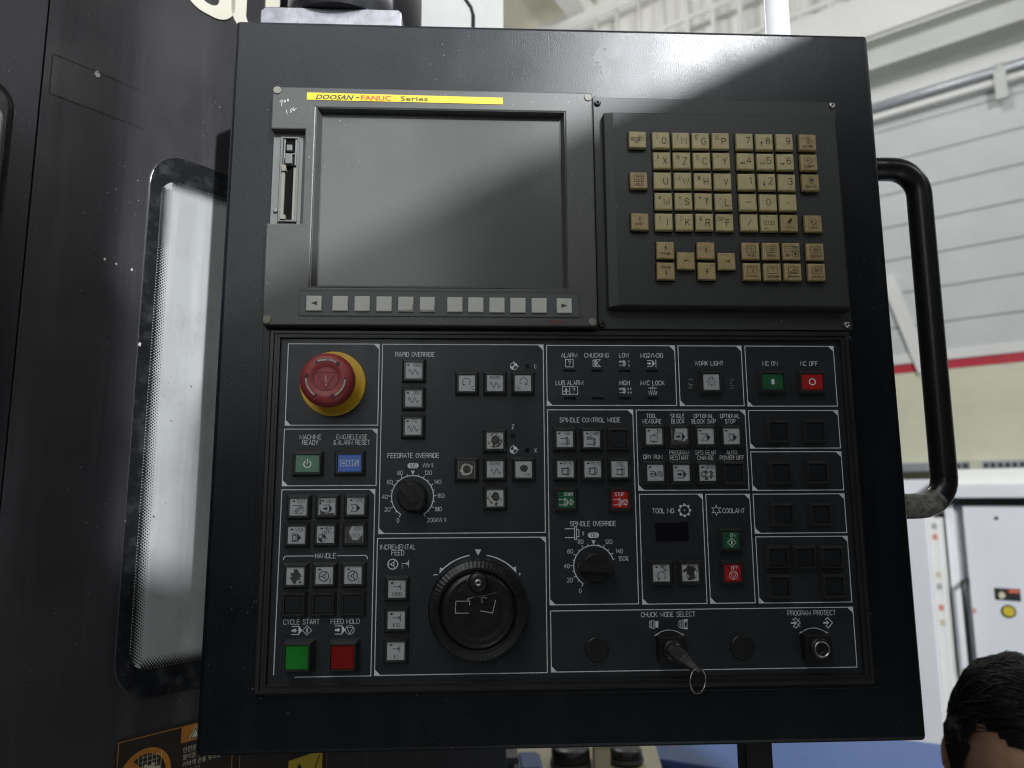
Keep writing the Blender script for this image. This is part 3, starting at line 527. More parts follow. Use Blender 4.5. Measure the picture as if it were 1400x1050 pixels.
I = Ink(); sy(I, 'zig', 0, -1.6, 3.6, .55); sy(I, 'rt', -2.2, 2.2, 1.6); sy(I, 'lf', 2.2, 2.2, 1.6); I.stroke([(0, 1), (0, 3.6)], .5); I.build('printed_symbol', M['print'], OP, 77, -1.6, -25.6)
symbol('gear', 100.6, -127.6, 7.6 / 1.05 * .72, .6); symbol('star', 127.8, -127.7, 4.4, .5)
I = Ink(); sy(I, 'spin', 0, 0, 6.6, .6); I.build('printed_symbol', M['print'], OP, 5.4, -1.6, -145.8); label('%', 14.2, -146, 3.0)
for x, z in ((71.3, -220), (95.6, -220.2)):
    I = Ink(); sy(I, 'jaw', 0, 0, 3.6, .35); 
    if x < 80: I.rect(1.2, -2.6, 3.6, 2.6)
    else: I.rect(0.8, 2.2, 3.8, 4.0); I.rect(0.8, -4.0, 3.8, -2.6); I.stroke([(1, -1.6), (3.4, -1.6), (3.4, 1.6), (1, 1.6)], .35, 0, True)
    I.build('printed_symbol', M['print'], OP, x, -1.6, z)
for x, z, cr in ((190.2, -220.4, 1), (217.6, -220.6, 0)):
    I = Ink(); sy(I, 'diamarrow', 0, 0, 4.2, .6)
    if cr: I.stroke([(-2.6, 3.4), (3.6, -3.4)], .5); I.stroke([(-2.6, -3.4), (3.6, 3.4)], .5)
    I.build('printed_symbol', M['print'], OP, x, -1.6, z)
for x in (83.7, 204.7):                                                       # arcs over the key switches
    I = Ink(); I.arc(0, -17.0, 17.0, .55, 50, 130); I.stroke([(-12.4, -4), (-10.9, -4.1), (-10.9, -2.6)], .5); I.stroke([(12.4, -4), (10.9, -4.1), (10.9, -2.6)], .5); I.build('printed_arc', M['print'], OP, x, -1.6, -224.6)
I = Ink(); I.stroke([(-33.8, -3), (-33.8, -1.2), (-32.4, 0), (-9.2, 0)], .6); I.build('printed_bracket', M['print'], OP, -198, -1.6, -162.4); I = Ink(); I.stroke([(33.8, -3), (33.8, -1.2), (32.4, 0), (9.2, 0)], .6); I.build('printed_bracket', M['print'], OP, -198, -1.6, -162.4)
# scribbled initials by the work-light button
for x, sd in ((110.2, 1), (146.0, 2)):
    I = Ink(); rnd = random.Random(sd)
    for k in range(9): I.stroke([(rnd.uniform(-2.4, 2.4), -5 + k * 1.1 + rnd.uniform(-.4, .4)) for _ in range(3)], .28)
    I.build('pen_scribble', M['bare'], OP, x, -1.6, -18.6)
# indicator lamps: slots and round
for x in (5, 29, 52.8, 77.2):
    for z in (-8.2, -32.2):
        mb = MB(); mb.prism([(px / 1000, pz / 1000) for px, pz in rrect(x - 5.2, x + 5.2, z - .9, z + .9, .85, 3)], -0.0019, -0.001); mb.build('indicator_window', M['display_black'], OP)
for x, z in ((-31.2, -4.5), (-43.8, -64.6), (-31.8, -76.7)):
    mb = MB(); mb.lathe_y(x / 1000, z / 1000, [(.0020, -.001), (.0020, -.0019)], 16); mb.build('indicator_window', M['display_black'], OP)
mb = MB(); mb.prism([(px / 1000, pz / 1000) for px, pz in rrect(89.2 - 14, 89.2 + 14, -152.8, -137.7, .8, 3)], -0.0022, -0.001); mb.build('tool_number_display', M['display_black'], OP)
for x, z in ((23.5, -238.8), (143.9, -238.8)):
    mb = MB(); mb.lathe_y(x / 1000, z / 1000, [(.0097, -.001), (.0097, -.0026), (.0088, -.0032)], 32); mb.build('hole_plug', M['knob'], OP)

# ---- push buttons
def button_meshes(w, h, H=5.0):
    a, b = w / 2, h / 2; mb = MB()
    ringloft(mb, [(-a, a, -b, b, 0), (-a, a, -b, b, -1.2), (-a + .2, a - .2, -b + .2, b - .2, -1.6), (-a + 2.0, a - 2.0, -b + 2.0, b - 2.0, -H), (-a + 2.7, a - 2.7, -b + 2.7, b - 2.7, -H), (-a + 3.0, a - 3.0, -b + 3.0, b - 3.0, -H + 2.6)], 0, False, True)
    return mb.mesh('push_button', M['frame'])
BM = {}
def capmesh(w, h, top, mk, I=None, extra=()):
    mb = MB(); a, b = w / 2, h / 2
    ringloft(mb, [(-a, a, -b, b, 0), (-a, a, -b, b, -top + .35), (-a + .35, a - .35, -b + .35, b - .35, -top)], 0, False, True)
    if I:
        o = len(mb.v); mb.v += [(x / 1000, (y - top - .06) / 1000, z / 1000) for x, y, z in I.v]
        mb.f += [tuple(i + o for i in f) for f in I.f]; mb.m += [m_ + 1 for m_ in I.m]; mb.sm += [False] * len(I.f)
    return mb.mesh('cap', [M[mk]] + [M[e] for e in extra])
def led(I, x=-4.6, z=4.7): I.poly([(x + 1.25 * math.cos(t * PI / 6), z + .75 * math.sin(t * PI / 6)) for t in range(12)])
def button(x, z, mk='cap_dark', draw=None, w=20.2, h=20.2, inks=('cap_ink', 'worn', 'bare'), H=5.0, label_=None):
    k = (w, h, H)
    if k not in BM: BM[k] = button_meshes(w, h, H)
    o = bpy.data.objects.new('push_button', BM[k]); link(o, (x / 1000, -0.0015, z / 1000), CP)
    if label_: o['label'] = label_
    I = None
    if draw: I = Ink(); draw(I)
    top = 1.7 if mk != 'cap_dark' else 1.4
    c = bpy.data.objects.new('cap', capmesh(w - 6.1, h - 6.1, top, mk, I, inks if I else ())); COL.objects.link(c); c.parent = o
    c.location = (random.uniform(-.1, .1) / 1000, -(H - 2.65) / 1000, random.uniform(-.1, .1) / 1000); c.rotation_euler = (R(random.uniform(-1, 1)), 0, R(random.uniform(-1, 1)))
    return o
T = lambda I, x, z, h, t, **k: I.text(x, z, h, t, **k)
def legend(word_, sym, a=3.2, sx=0, sz=-1.6, lamp_=True, tx=1.4, w=None, h=2.6):
    def d(I):
        if lamp_: led(I)
        if word_: I.text(tx, 4.6, h, word_, w=w)
        if sym: sy(I, sym, sx, sz, a, .5)
    return d
g = 'cap_grey'
button(-128.1, -9.1, g, legend('100%', 'wave', 4.4, 0, -1.4, tx=2.6, w=6.4)); button(-128.1, -33.1, g, legend('25%', 'wave', 4.4, 0, -1.4, tx=2.4, w=5)); button(-128.1, -57, g, legend('F0', 'wave', 4.4, 0, -1.6, tx=1.6, w=3.6))
button(-83, -19.9, g, lambda I: (sy(I, 'ccw', -.4, 1, 3.2, .55), T(I, 4.2, -4.2, 3, '-C', w=4))); button(-59.1, -19.8, g, legend('RAPID', 'wave', 4.4, 0, -1.8, False, 0, 8.2)); button(-35.3, -19.8, g, lambda I: (sy(I, 'cw', .6, 1.4, 3.2, .55), T(I, -4, -4, 3, '+C', w=4)))
button(-59.4, -68.8, g, lambda I: (I.blob(0, 0, 6.6, 6.6, 1, .25, 1), I.blob(-.2, .4, 6.2, 6.0, 2, .3, 2, 22), I.blob(.4, 0, 4.6, 5.2, 1, .35, 3), I.blob(.6, .3, 3.4, 3.8, 0, .2, 4), I.blob(.7, .4, 3.0, 3.4, 1, .2, 5)), label_='push button with its legend worn through to bare film')
button(-83.1, -92.8, g, lambda I: (I.rect(-6.6, -6.6, 6.6, 6.6, 1), I.blob(0, 0, 6.4, 6, 2, .3, 6, 22), I.blob(.2, .2, 3.6, 3.6, 0, .15, 7), I.blob(.2, .2, 3.2, 3.2, 1, .2, 8)), label_='push button worn to a pale ring')
button(-59.2, -92.7, g, legend('RAPID', 'wave', 4.4, .4, -1.8, False, 0, 8.2)); button(-35.3, -92.8, g, lambda I: (I.blob(.2, .8, 3.8, 3.4, 0, .35, 9), I.blob(.4, 1, 2.8, 2.2, 1, .3, 10), T(I, 3.0, -4.2, 3, '+X', w=4.6)), label_='push button with its arrow worn to a dark patch')
button(-59.3, -116.5, g, lambda I: (I.blob(-.4, -.4, 6.6, 6.6, 1, .5, 11, 26), I.blob(.2, .4, 6.0, 5.6, 2, .35, 12), I.blob(.3, .8, 3.8, 4.4, 0, .3, 13), I.blob(.6, .6, 2.8, 3, 1, .3, 14)), label_='push button scraped bare round its middle')
button(-214.6, -87.4, 'cap_palegreen', lambda I: sy(I, 'power', 0, -.4, 3.6, .5), 25.6, 20.8, ('print',)); button(-180.1, -87.2, 'cap_blue', lambda I: (I.stroke([(-7.4, -2.4), (7.4, -2.4), (7.4, 2.4), (-7.4, 2.4)], .35, 0, True), I.stroke([(-2.4, -2.4), (-2.4, 2.4)], .35), I.stroke([(2.6, -2.4), (2.6, 2.4)], .35), sy(I, 'rt', -5, 0, 1.8), I.text(0, 0, 3.2, '?'), I.stroke([(3.4, -1.6), (6.6, 1.8)], .4), I.stroke([(4.6, -1.8), (7, 1)], .4)), 25.6, 20.8, ('print',))
button(-220.6, -122.9, g, lambda I: (led(I, -3.6), T(I, 2.6, 4.6, 2.8, 'EDIT', w=7), I.stroke([(-4.6, 1.2), (3, 1.2), (5, -2), (3, -5), (-3.6, -5)], .5), I.stroke([(-2.6, -3.4), (1.6, .2), (3, -.8), (-1.2, -4.2)], .6, 0, True)))
button(-197.4, -122.7, g, lambda I: (I.poly([(-6, 1), (-5, -3), (-1, -5.6), (5.6, -5.2), (6.6, -6.6), (-5, -6.6)], 1), I.poly([(-6.2, 6.4), (-5.2, 6.4), (-4.6, 2), (-6.2, 1)], 1), led(I, -3.4), T(I, 2.6, 4.4, 2.6, 'MEM', w=6.6), sy(I, 'prog', .8, -1.6, 3.8, .5)), label_='mode button with the corner of its film worn dark')
button(-174.1, -122.4, g, lambda I: (led(I, -3.4), T(I, 2.4, 4.6, 2.8, 'TAPE', w=7.4), sy(I, 'progbox', 0, -1.6, 4, .5), I.stroke([(-3.4, .6), (-1.8, -1.6), (-3.4, -3.8)], .5)))
button(-221.2, -145.4, g, lambda I: (led(I, -3.8), T(I, 1.8, 4.4, 2.8, 'MDI', w=5.8), sy(I, 'progbox', 0, -2, 4, .5), I.stroke([(-3, -4), (-3, 0), (-.2, 0), (-.2, -4)], .6, 0, True)))
button(-197.9, -145.1, g, lambda I: (led(I, -3), T(I, 2.4, 4.6, 2.6, 'REF', w=6), T(I, 2.4, 1.4, 2.4, 'RTN', w=6), sy(I, 'ref', -2.4, -3, 3.6, .45)))
button(-174.5, -145.2, g, lambda I: (I.poly([(-6.7, 6.7), (-2, 6.7), (-4.4, 2), (-3, -2), (-1, -4.6), (3, -4.8), (5.6, -1.2), (6.7, -.4), (6.7, -6.7), (-6.7, -6.7)], 1), T(I, 2.4, 4.6, 2.8, 'JOG', w=6.4), sy(I, 'zig', .8, -.8, 3.6, .5)), label_='mode button with half its legend film rubbed off')
button(-221.1, -177.9, g, lambda I: (I.blob(.4, -.3, 5.4, 6.4, 1, .5, 21, 26), I.blob(4, -5, 1.6, 1.2, 1, .4, 22)), label_='handle button with its symbol rubbed away')
for x, t in ((-197.8, 'Z'), (-174.7, 'C')): button(x, -177.6, g, lambda I, t=t: (led(I, -3.6), sy(I, 'wheel', -.2, -.6, 3.9, .6), T(I, 5, -4.2, 2.8, t, xs=.8)))
for x in (-221.5, -198.1, -174.7): button(x, -200.2)
button(-215.7, -239.7, 'lens_green', None, 23.9, 24.2, H=12.0, label_='tall square button with a plain green lens'); button(-180.3, -239.9, 'lens_red', None, 23.9, 24.2, H=12.0, label_='tall square button with a plain red lens')
for z, t, w in ((-188.9, 'X100', 7.6), (-213.3, 'X10', 6), (-237.3, 'X1', 4)): button(-139.2, z, g, lambda I, t=t, w=w: (led(I, -3.8), sy(I, 'step', .6, 1.8, 3.0, .5), T(I, 0, -3.9, 2.8, t, w=w)))
button(-.2, -67.6, g, legend('MAIN', 'spin', 4.2, .2, -1.8, tx=2.2, w=6)); button(22.6, -67.7, g, lambda I: (led(I, -3.8), T(I, 2.4, 4.6, 2.6, 'C ABS', w=7.4), sy(I, 'spin', .2, -2.2, 3.9, .5), sy(I, 'zig', -2, 1.4, 2.2, .6))); button(45.5, -67.7)
for x, t in ((-.1, 'FWD'), (22.7, 'RVS')): button(x, -92.8, g, lambda I, t=t: (led(I, -3.6), T(I, 2.4, 4.4, 2.6, t, w=6.6), sy(I, 'spin', .4, -1.8, 4.2, .5), I.arc(-.4, -1.8, 2.8, .5, 60, 300), sy(I, 'up' if t == 'FWD' else 'dn', -2.2, -1.6, 1.3)))
button(45.7, -92.9, g, lambda I: (T(I, -.4, 4.4, 2.8, 'JOG', w=6), sy(I, 'spin', .6, -2.6, 3.8, .5), I.arc(0, -2.6, 2.4, .45, 60, 300), I.arc(2.6, 1.2, 1.5, .4)))
button(0, -118.1, 'cap_green', lambda I: (T(I, 2.2, 4.4, 2.8, 'START', w=7.4), sy(I, 'spin', -2.2, -2.2, 4, .4), sy(I, 'diam', 4, -2.2, 2.4, .35), led(I, -4.4, 4.4), I.m.__setitem__(slice(-1, None), [1])), inks=('print', 'cap_ink')); button(45.6, -118.3, 'cap_red', lambda I: (T(I, -.6, 4.4, 2.8, 'STOP', w=7.6), sy(I, 'spin', -2.2, -2.2, 4, .4), sy(I, 'stop', 4, -2.2, 2.2, .35)), inks=('print', 'cap_ink'))
button(127.5, -18.5, g, lambda I: sy(I, 'sun', 0, .2, 4.4, .5)); button(181.4, -18.4, 'cap_green', lambda I: I.rect(-1.3, -2.2, 1.3, 2.4), 24.8, 20.2, ('print',)); button(216.2, -18.4, 'cap_red', lambda I: I.arc(0, 0, 2.6, 1.0), 24.8, 20.2, ('print',))
button(75.9, -65.3, g, lambda I: (led(I), sy(I, 'tooth', -.4, -2, 3.2, .5), I.stroke([(.4, 2.4), (3, 2.4), (3, 6), (4.4, 6), (4.4, 3)], .5))); button(98, -65.3, g, lambda I: (I.poly([(-6.7, 6.7), (-4, 6.7), (-4.4, 1), (-5, -3), (0, -4.4), (4, -4.4), (6.7, -2), (6.7, -6.7), (-6.7, -6.7)], 1), led(I), sy(I, 'prog', .6, -.4, 4, .6)), label_='function button with its lower film worn away'); button(120.4, -65.4, g, lambda I: (led(I), sy(I, 'progbox', 0, -1, 4, .5), I.stroke([(-3.6, -3.6), (.8, 1.6)], .45))); button(142.8, -65.5, g, lambda I: (led(I), sy(I, 'progbox', .6, -1, 4, .6), I.arc(-.6, -1, 2, .45)))
button(76, -96.2, g, lambda I: (led(I), sy(I, 'prog', -2, -1, 3, .5), sy(I, 'zig', 3.4, -1.8, 2.6, .6), I.stroke([(1.4, .6), (5.6, .6)], .7))); button(98.3, -96.3, g, lambda I: (led(I), sy(I, 'prog', .2, -1.2, 4, .7), T(I, .6, -1.2, 3.4, 'N'))); button(120.6, -96.4, g, lambda I: (led(I, -4), T(I, 2, 4.6, 2.6, 'GEAR', w=7), sy(I, 'spin', 1.4, -1.4, 3.8, .6), sy(I, 'gear', -3.6, -1.2, 2.4, .4), I.blob(-1.8, .8, 1.6, 1.4, 0, .4, 31), I.blob(-1.4, -4.8, 1.6, 1.2, 0, .4, 32))); button(143.4, -96.5)
for x in (183.6, 215.7):
    for z in (-61.2, -96.5, -131.7): button(x, z, w=20.8)
for x, z in ((177.1, -167), (200.2, -167.2), (223.2, -167.4), (177.0, -190.5), (223.1, -190.8)): button(x, z, w=20.8)
button(78, -178.6, g, lambda I: (led(I, -3.8), T(I, 2.2, 5, 2.2, 'DIREC-', w=6.4), T(I, 3, 2.2, 2.2, 'TION', w=4.6), sy(I, 'ccw', 0, -2.2, 3.2, .6))); button(102.4, -178.7, g, lambda I: (I.blob(0, 0, 6.9, 6.9, 1, .35, 41, 24), T(I, 3, 4.8, 2.6, 'INDEX', w=7.6), I.blob(-3.6, -2.4, 3, 4, 2, .5, 42), I.blob(4, -.6, 2.2, 3.6, 2, .5, 43), I.arc(0, -2.2, 3.2, .6), I.blob(.2, 1, 3.8, 4.4, 0, .35, 44)), label_='tool button with a torn and blackened legend')
button(138, -152.4, 'cap_green', lambda I: (T(I, 1.4, 4.2, 2.8, 'ON', w=4.2), sy(I, 'diam', .4, -1.8, 3.6, .4), led(I, -4, 4.2), I.m.__setitem__(slice(-1, None), [1])), inks=('print', 'cap_ink')); button(138, -179, 'cap_red', lambda I: (T(I, 1.6, 4.2, 2.8, 'OFF', w=5.6), sy(I, 'stop', .4, -1.8, 3.4, .4), led(I, -4, 4.2), I.m.__setitem__(slice(-1, None), [1])), inks=('print', 'cap_ink'))

# ---- emergency stop
def ly(mb, x, z, prof, n=40, mi=0, **k): return mb.lathe_y(x / 1000, z / 1000, [(r / 1000, y / 1000) for r, y in prof], n, mi, **k)
mb = MB(); ly(mb, -196.3, -20, [(27.6, -1.4), (27.6, -2.6), (26.6, -3.4)], 56); ES = mb.build('emergency_stop', M['estop_yellow'], CP)
ex, ez = -196.4, -20.4
mb = MB(); ly(mb, ex, ez, [(15, -3.3), (15, -14), (20.5, -15.5), (21.8, -18), (22.2, -22), (21.9, -26), (20.6, -29.2), (18, -31.2), (15, -31.9), (12.2, -31.6), (10.6, -31.0), (10.0, -30.9)], 56)
mb.build('mushroom_head', M['estop_red'], ES)
I = Ink(); I.arc(0, 0, 9.9, .5, n=40); I.stroke([(-7.8, 5), (0, -8.4), (7.8, 5)], .4, 0, True); I.build('engraved_triangle', M['estop_dark'], ES, ex, -31.05, ez)
I = Ink(); I.stroke([(-.5, 3), (.3, -3)], .8); I.disc(.4, -5, .7); I.build('engraved_mark', M['estop_arrow'], ES, ex, -31.15, ez)
for a0 in (55, 175, 295):
    I = Ink(); I.arc(0, 0, 15.6, 2.2, a0, a0 + 68, 0, 14); I.arc(0, 0, 15.6, 1.5, a0 + 4, a0 + 62, 1, 14)
    t = R(a0); I.poly([(15.6 * math.cos(t) + 2.6 * math.cos(t), 15.6 * math.sin(t) + 2.6 * math.sin(t)), (13 * math.cos(t), 13 * math.sin(t)), (15.6 * math.cos(t - .22), 15.6 * math.sin(t - .22))])
    I.build('release_arrow', [M['estop_dark'], M['estop_arrow']], ES, ex, -32.05, ez)

# ---- rotary switches
def dial(cx, cz, ang, a_from, a_to, tick, big, rad=17.4):
    """printed scale, skirt, bar-shaped grip that points to `ang` degrees (counter-clockwise from the right)"""
    I = Ink(); I.arc(0, 0, rad, .8, a_from, a_to, 0, 48); n = int(round((a_from - a_to) / tick))
    for i in range(n + 1):
        a = a_from - i * tick; l = 2.6 if i % 2 == 0 else 1.7
        if abs(a - 90) > 2: I.stroke([(rad * math.cos(R(a)), rad * math.sin(R(a))), ((rad + l) * math.cos(R(a)), (rad + l) * math.sin(R(a)))], .55)
    I.poly([(-1.7, rad + 4.0), (0, rad + .4), (1.7, rad + 4.0)])
    I.build('dial_scale', M['print'], OP, cx, -1.6, cz)
    I = Ink()
    for t, x, z in big: I.text(x - cx, z - cz, 3.3, t, xs=.85)
    I.build('dial_numbers', M['print'], OP, cx, -1.6, cz)
    I = Ink(); I.poly(rrect(-4.6, 4.6, -2.2, 2.2, 2.15)); I.text(0, 0, 3.1, '100', 1, .8); I.build('dial_mark', [M['print'], M['plate']], OP, cx, -1.6, big[0][2] + 0 if False else cz + rad + 8.2)
    mb = MB(); ly(mb, cx, cz, [(12.6, -1.4), (12.6, -3), (11.8, -4.5), (11.2, -12), (10.4, -13)], 40); D_ = mb.build('rotary_switch', M['knob'], CP)
    c, s = math.cos(R(ang)), math.sin(R(ang)); P = lambda u, v: ((cx + u * c - v * s) / 1000, (cz + u * s + v * c) / 1000)
    mb = MB(); prof = [(14.5, 1.6), (12.5, 3.4), (-11.5, 4.0), (-13.0, 3.0), (-13.0, -3.0), (-11.5, -4.0), (12.5, -3.4), (14.5, -1.6)]
    R0 = lambda k, y: [(P(u * k, v * (k if k < 1 else 1))[0], y / 1000, P(u * k, v * (k if k < 1 else 1))[1]) for u, v in prof]
    mb.loft([R0(1, -4), R0(1, -17.5), R0(.93, -18.6)]); mb.build('grip', M['knob'], D_)
    I = Ink(); I.poly([(u * c - v * s, u * s + v * c) for u, v in [(12, 1.6), (5.4, 0.2), (6.6, -1.8)]]); I.build('pointer_mark', M['knob_top'], D_, cx, -18.8, cz)
    mb = MB(); x, z = P(-6, 0); screw(mb, x * 1000, z * 1000, -18.4, 2.0); mb.build('grip_screw', [M['knob'], M['slot_dark']], D_)
dial(-127.9, -114.9, 132, 237, -57, 14.7, (('0', -139.7, -134.3), ('20', -148.5, -125.4), ('40', -150.8, -114.9), ('60', -147, -102.8), ('80', -138.6, -95.2), ('120', -115.3, -95.2), ('140', -107.3, -102.8), ('160', -104.6, -114.3), ('180', -106.6, -125.3), ('200', -112.2, -134.2)))
I = Ink(); sy(I, 'zig', -1.8, 0, 2.8, .45); I.text(3.4, 0, 3.0, '%'); I.build('printed_symbol', M['print'], OP, -115.2, -1.6, -89); I = Ink(); sy(I, 'zig', -1.8, 0, 2.8, .45); I.text(3.6, 0, 3.0, '%'); I.build('printed_symbol', M['print'], OP, -104.2, -1.6, -134.0)
dial(22.7, -172.7, 177, 237, 18, 14.6, (('0', 11, -192.5), ('20', 2.3, -183.8), ('40', 0, -172.5), ('60', 3.1, -160.6), ('80', 11.9, -152.8), ('120', 35.3, -153), ('140', 44, -160.8), ('150%', 47.2, -166.8)), 16.9)

# ---- handwheel
hx, hz = -73.4, -204.8
I = Ink(); I.poly([(-2.6, 46.4), (0, 41.6), (2.6, 46.4)]); I.arc(0, 0, 42.2, 1.0, 99.6, 134, 0, 16); I.arc(0, 0, 42.2, 1.0, 80.4, 46, 0, 16)
for sx in (-1, 1): I.poly([(sx * 31.6, 27.2), (sx * 31.3, 32.2), (sx * 27.4, 31.2)]) ; 
I.text(34.2, 26.4, 4, '+', xs=1); I.rect(-36.6, 26.0, -33, 26.7); I.build('printed_arc', M['print'], OP, hx, -1.6, hz)
mb = MB(); ly(mb, hx, hz, [(39.2, -1.4), (40.2, -3), (40.2, -8), (39.8, -9)], 72)
n = 140; rings = []
for r, y, kn in ((39.6, -8.5, 0), (39.9, -10, 1), (39.9, -15, 1), (38.6, -17.5, 1), (33.5, -18.8, 1), (31.5, -18.6, 0), (29.5, -16.5, 0)):
    rings.append([((hx + (r - (.32 if kn and i % 2 else 0)) * math.cos(2 * PI * i / n)) / 1000, y / 1000, (hz + (r - (.32 if kn and i % 2 else 0)) * math.sin(2 * PI * i / n)) / 1000) for i in range(n)])
mb.loft(rings, 0, False, False, False); HW = mb.build('handwheel', M['gloss_black'], CP)
mb = MB(); ly(mb, hx, hz, [(29.8, -16), (29.2, -18.5), (28.0, -19.6), (25, -20.0), (22, -19.4), (20, -19.2)], 64); mb.build('wheel_disc', M['gloss_black'], HW)
mb = MB(); ly(mb, hx, hz + 22.5, [(8.2, -18), (8.0, -23), (7.2, -25.5), (6.0, -26.2), (4.0, -26.2)], 32); cr = mb.build('crank_knob', M['knob'], HW)
mb = MB(); mb.loft([[((hx + u) / 1000, y / 1000, (hz + v) / 1000) for u, v in ((-17, 14), (-9, 24), (9, 24), (17, 14), (10, 12), (0, 10), (-10, 12))] for y in (-18.5, -20.8)]); mb.build('crank_web', M['gloss_black'], HW, bevel=0.0015)
mb = MB(); screw(mb, hx, hz + 22.5, -26.2, 3.0); mb.build('crank_screw', [M['steel'], M['slot_dark']], HW)
I = Ink(); q = lambda pts, c=False: I.stroke(pts, .55, 0, c)
q([(-18.0, -1.4), (-17.6, 7.6), (-6.6, 7.6), (-6.6, 4.2)]); q([(-18, -1.6), (-7.2, -1.6)]); q([(-8.2, 7.8), (-8.0, 9.4), (2.6, 12), (3.4, 6.2)]); q([(3.6, 10.6), (7.4, 9.8)]); q([(14.0, 8.2), (11.6, -1.8), (1.8, 0)]); I.build('torn_label', M['bare'], HW, hx, -19.75, hz)

# ---- key switches
def keyswitch(cx, cz):
    mb = MB(); ringloft(mb, [(cx - 11, cx + 11, cz - 10, cz + 10, -1.4), (cx - 11, cx + 11, cz - 10, cz + 10, -10.8), (cx - 10, cx + 10, cz - 9, cz + 9, -11.8)], 0, False, True)
    K = mb.build('key_switch', M['knob'], CP); mb = MB(); ly(mb, cx, cz, [(8.6, -11.6), (8.4, -14.5), (7.4, -15.4), (6.6, -15.4)], 32); mb.build('collar', M['knob'], K)
    mb = MB(); ly(mb, cx, cz, [(6.6, -14.8), (6.6, -17.4), (6.0, -17.9), (5.4, -17.5), (5.2, -16.8)], 28); mb.build('lock_cylinder', M['steel'], K)
    mb = MB(); ly(mb, cx, cz, [(5.3, -16.4), (5.2, -17.0), (4.8, -17.1)], 24); mb.build('cylinder_face', M['screw_dark'], K)
    I = Ink(); I.stroke([(-2.6, -2.6), (-1, -3.4), (2, -1.6)], .5); I.build('key_slot', M['steel'], K, cx, -17.2, cz)
keyswitch(83.6, -238.6); keyswitch(204.2, -238.6)
KEYT = thing('key', (0.0836, -0.018, -0.2386), 'small black-headed key with a wire ring in the left lock', 'key')
mb = MB(); mb.box(.0824, .0848, -.0225, -.0168, -.2412, -.2360); mb.build('key_blade', M['steel'], KEYT)
mb = MB(); kc = Vector((.0836, 0, -.2386)); d_ = Vector((math.cos(R(-38)), 0, math.sin(R(-38)))); nrm = Vector((-d_.z, 0, d_.x))
prof = [(-7.5, 4.0, -20), (-2, 6.0, -21.5), (4, 6.2, -23), (10, 4.8, -25), (17.5, 3.4, -28), (20, 2.6, -29)]
rings = []
for u, hw, y in prof:
    c0 = kc + d_ * (u / 1000) + Vector((0, y / 1000, 0)); t = 0.0028
    rings.append([c0 + nrm * (hw / 1000) + Vector((0, -t * .4, 0)), c0 + nrm * (hw * .6 / 1000) + Vector((0, -t, 0)), c0 - nrm * (hw * .6 / 1000) + Vector((0, -t, 0)), c0 - nrm * (hw / 1000) + Vector((0, -t * .4, 0)), c0 - nrm * (hw / 1000) + Vector((0, t, 0)), c0 + nrm * (hw / 1000) + Vector((0, t, 0))])
mb.loft(rings); mb.build('key_bow', M['knob'], KEYT, bevel=0.0006)
mb = MB(); rc = kc + d_ * .0185 + Vector((0, -.029, -.0082)); pts = []
for i in range(41):
    t = 2 * PI * i / 40; pts.append(rc + Vector((.0094 * math.cos(t) * .82, .0094 * math.cos(t) * .57, .0094 * math.sin(t))))
mb.tube(pts, .00055, 8, caps=False); mb.build('key_ring', M['steel'], KEYT)

# ---- grab handle on the right, pole on top, bottom post
hp = [(.286, .040, .1995), (.325, .040, .1995)]
for k in range(9): t = R(90 - 90 * k / 8); hp.append((.3305 + .026 * math.cos(t), .040, .1735 + .026 * math.sin(t)))
for k in range(9): t = R(0 - 90 * k / 8); hp.append((.3290 + .026 * math.cos(t), .040, -.1000 + .026 * math.sin(t)))
hp += [(.322, .040, -.1262), (.286, .040, -.1262)]
mb = MB(); mb.tube(hp, .0114, 20); GH = mb.build('grab_handle', M['handle'], CP)
M['worn_handle'] = mat('worn_handle', (0.20, 0.195, 0.165), 0.55, var=0.6, varscale=160, smudge_sheen=(420, .8, (0.02, 0.02, 0.02)))
mb = MB(); path = [Vector(p) for p in hp[15:]]; path = [path[0].lerp(path[1], t / 3) for t in range(3)] + path[1:-2] + [path[-2].lerp(path[-1], t / 5) for t in range(5)]; rings = []; rnd = random.Random(3)
for i, p in enumerate(path):                                                  # paint rubbed off where the hand rests
    t = (path[min(i + 1, len(path) - 1)] - path[max(i - 1, 0)]).normalized(); up_ = Vector((0, -1, 0)); sd = t.cross(up_).normalized(); sd = sd if sd.z > 0 or sd.x < 0 else -sd
    lo, hi = -62 + rnd.uniform(-16, 16), 88 + rnd.uniform(-8, 8)
    if i < 2: lo, hi = -10 + rnd.uniform(-15, 15), 50 + rnd.uniform(-15, 15)
    rings.append([p + (up_ * math.cos(R(a)) + sd * math.sin(R(a))) * .01155 for a in [lo + (hi - lo) * q / 8 for q in range(9)]])
mb.loft(rings, 0, False, False, True, closed=False); mb.build('worn_patch', M['worn_handle'], GH)
M['pole'] = mat('pole_steel', (0.72, 0.73, 0.74), 0.35, 0.15, var=0.1, varscale=15)
mb = MB(); mb.lathe_z(.231, .05, [(.0185, .3150), (.0185, .3255), (.0165, .3275), (.0118, .3275), (.0118, .75)], 28); mb.build('signal_pole', M['pole'], CP)
mb = MB(); mb.box(.157, .181, .04, .064, -.62, -.3150); mb.build('lower_post', M['knob'], CP, bevel=.002)
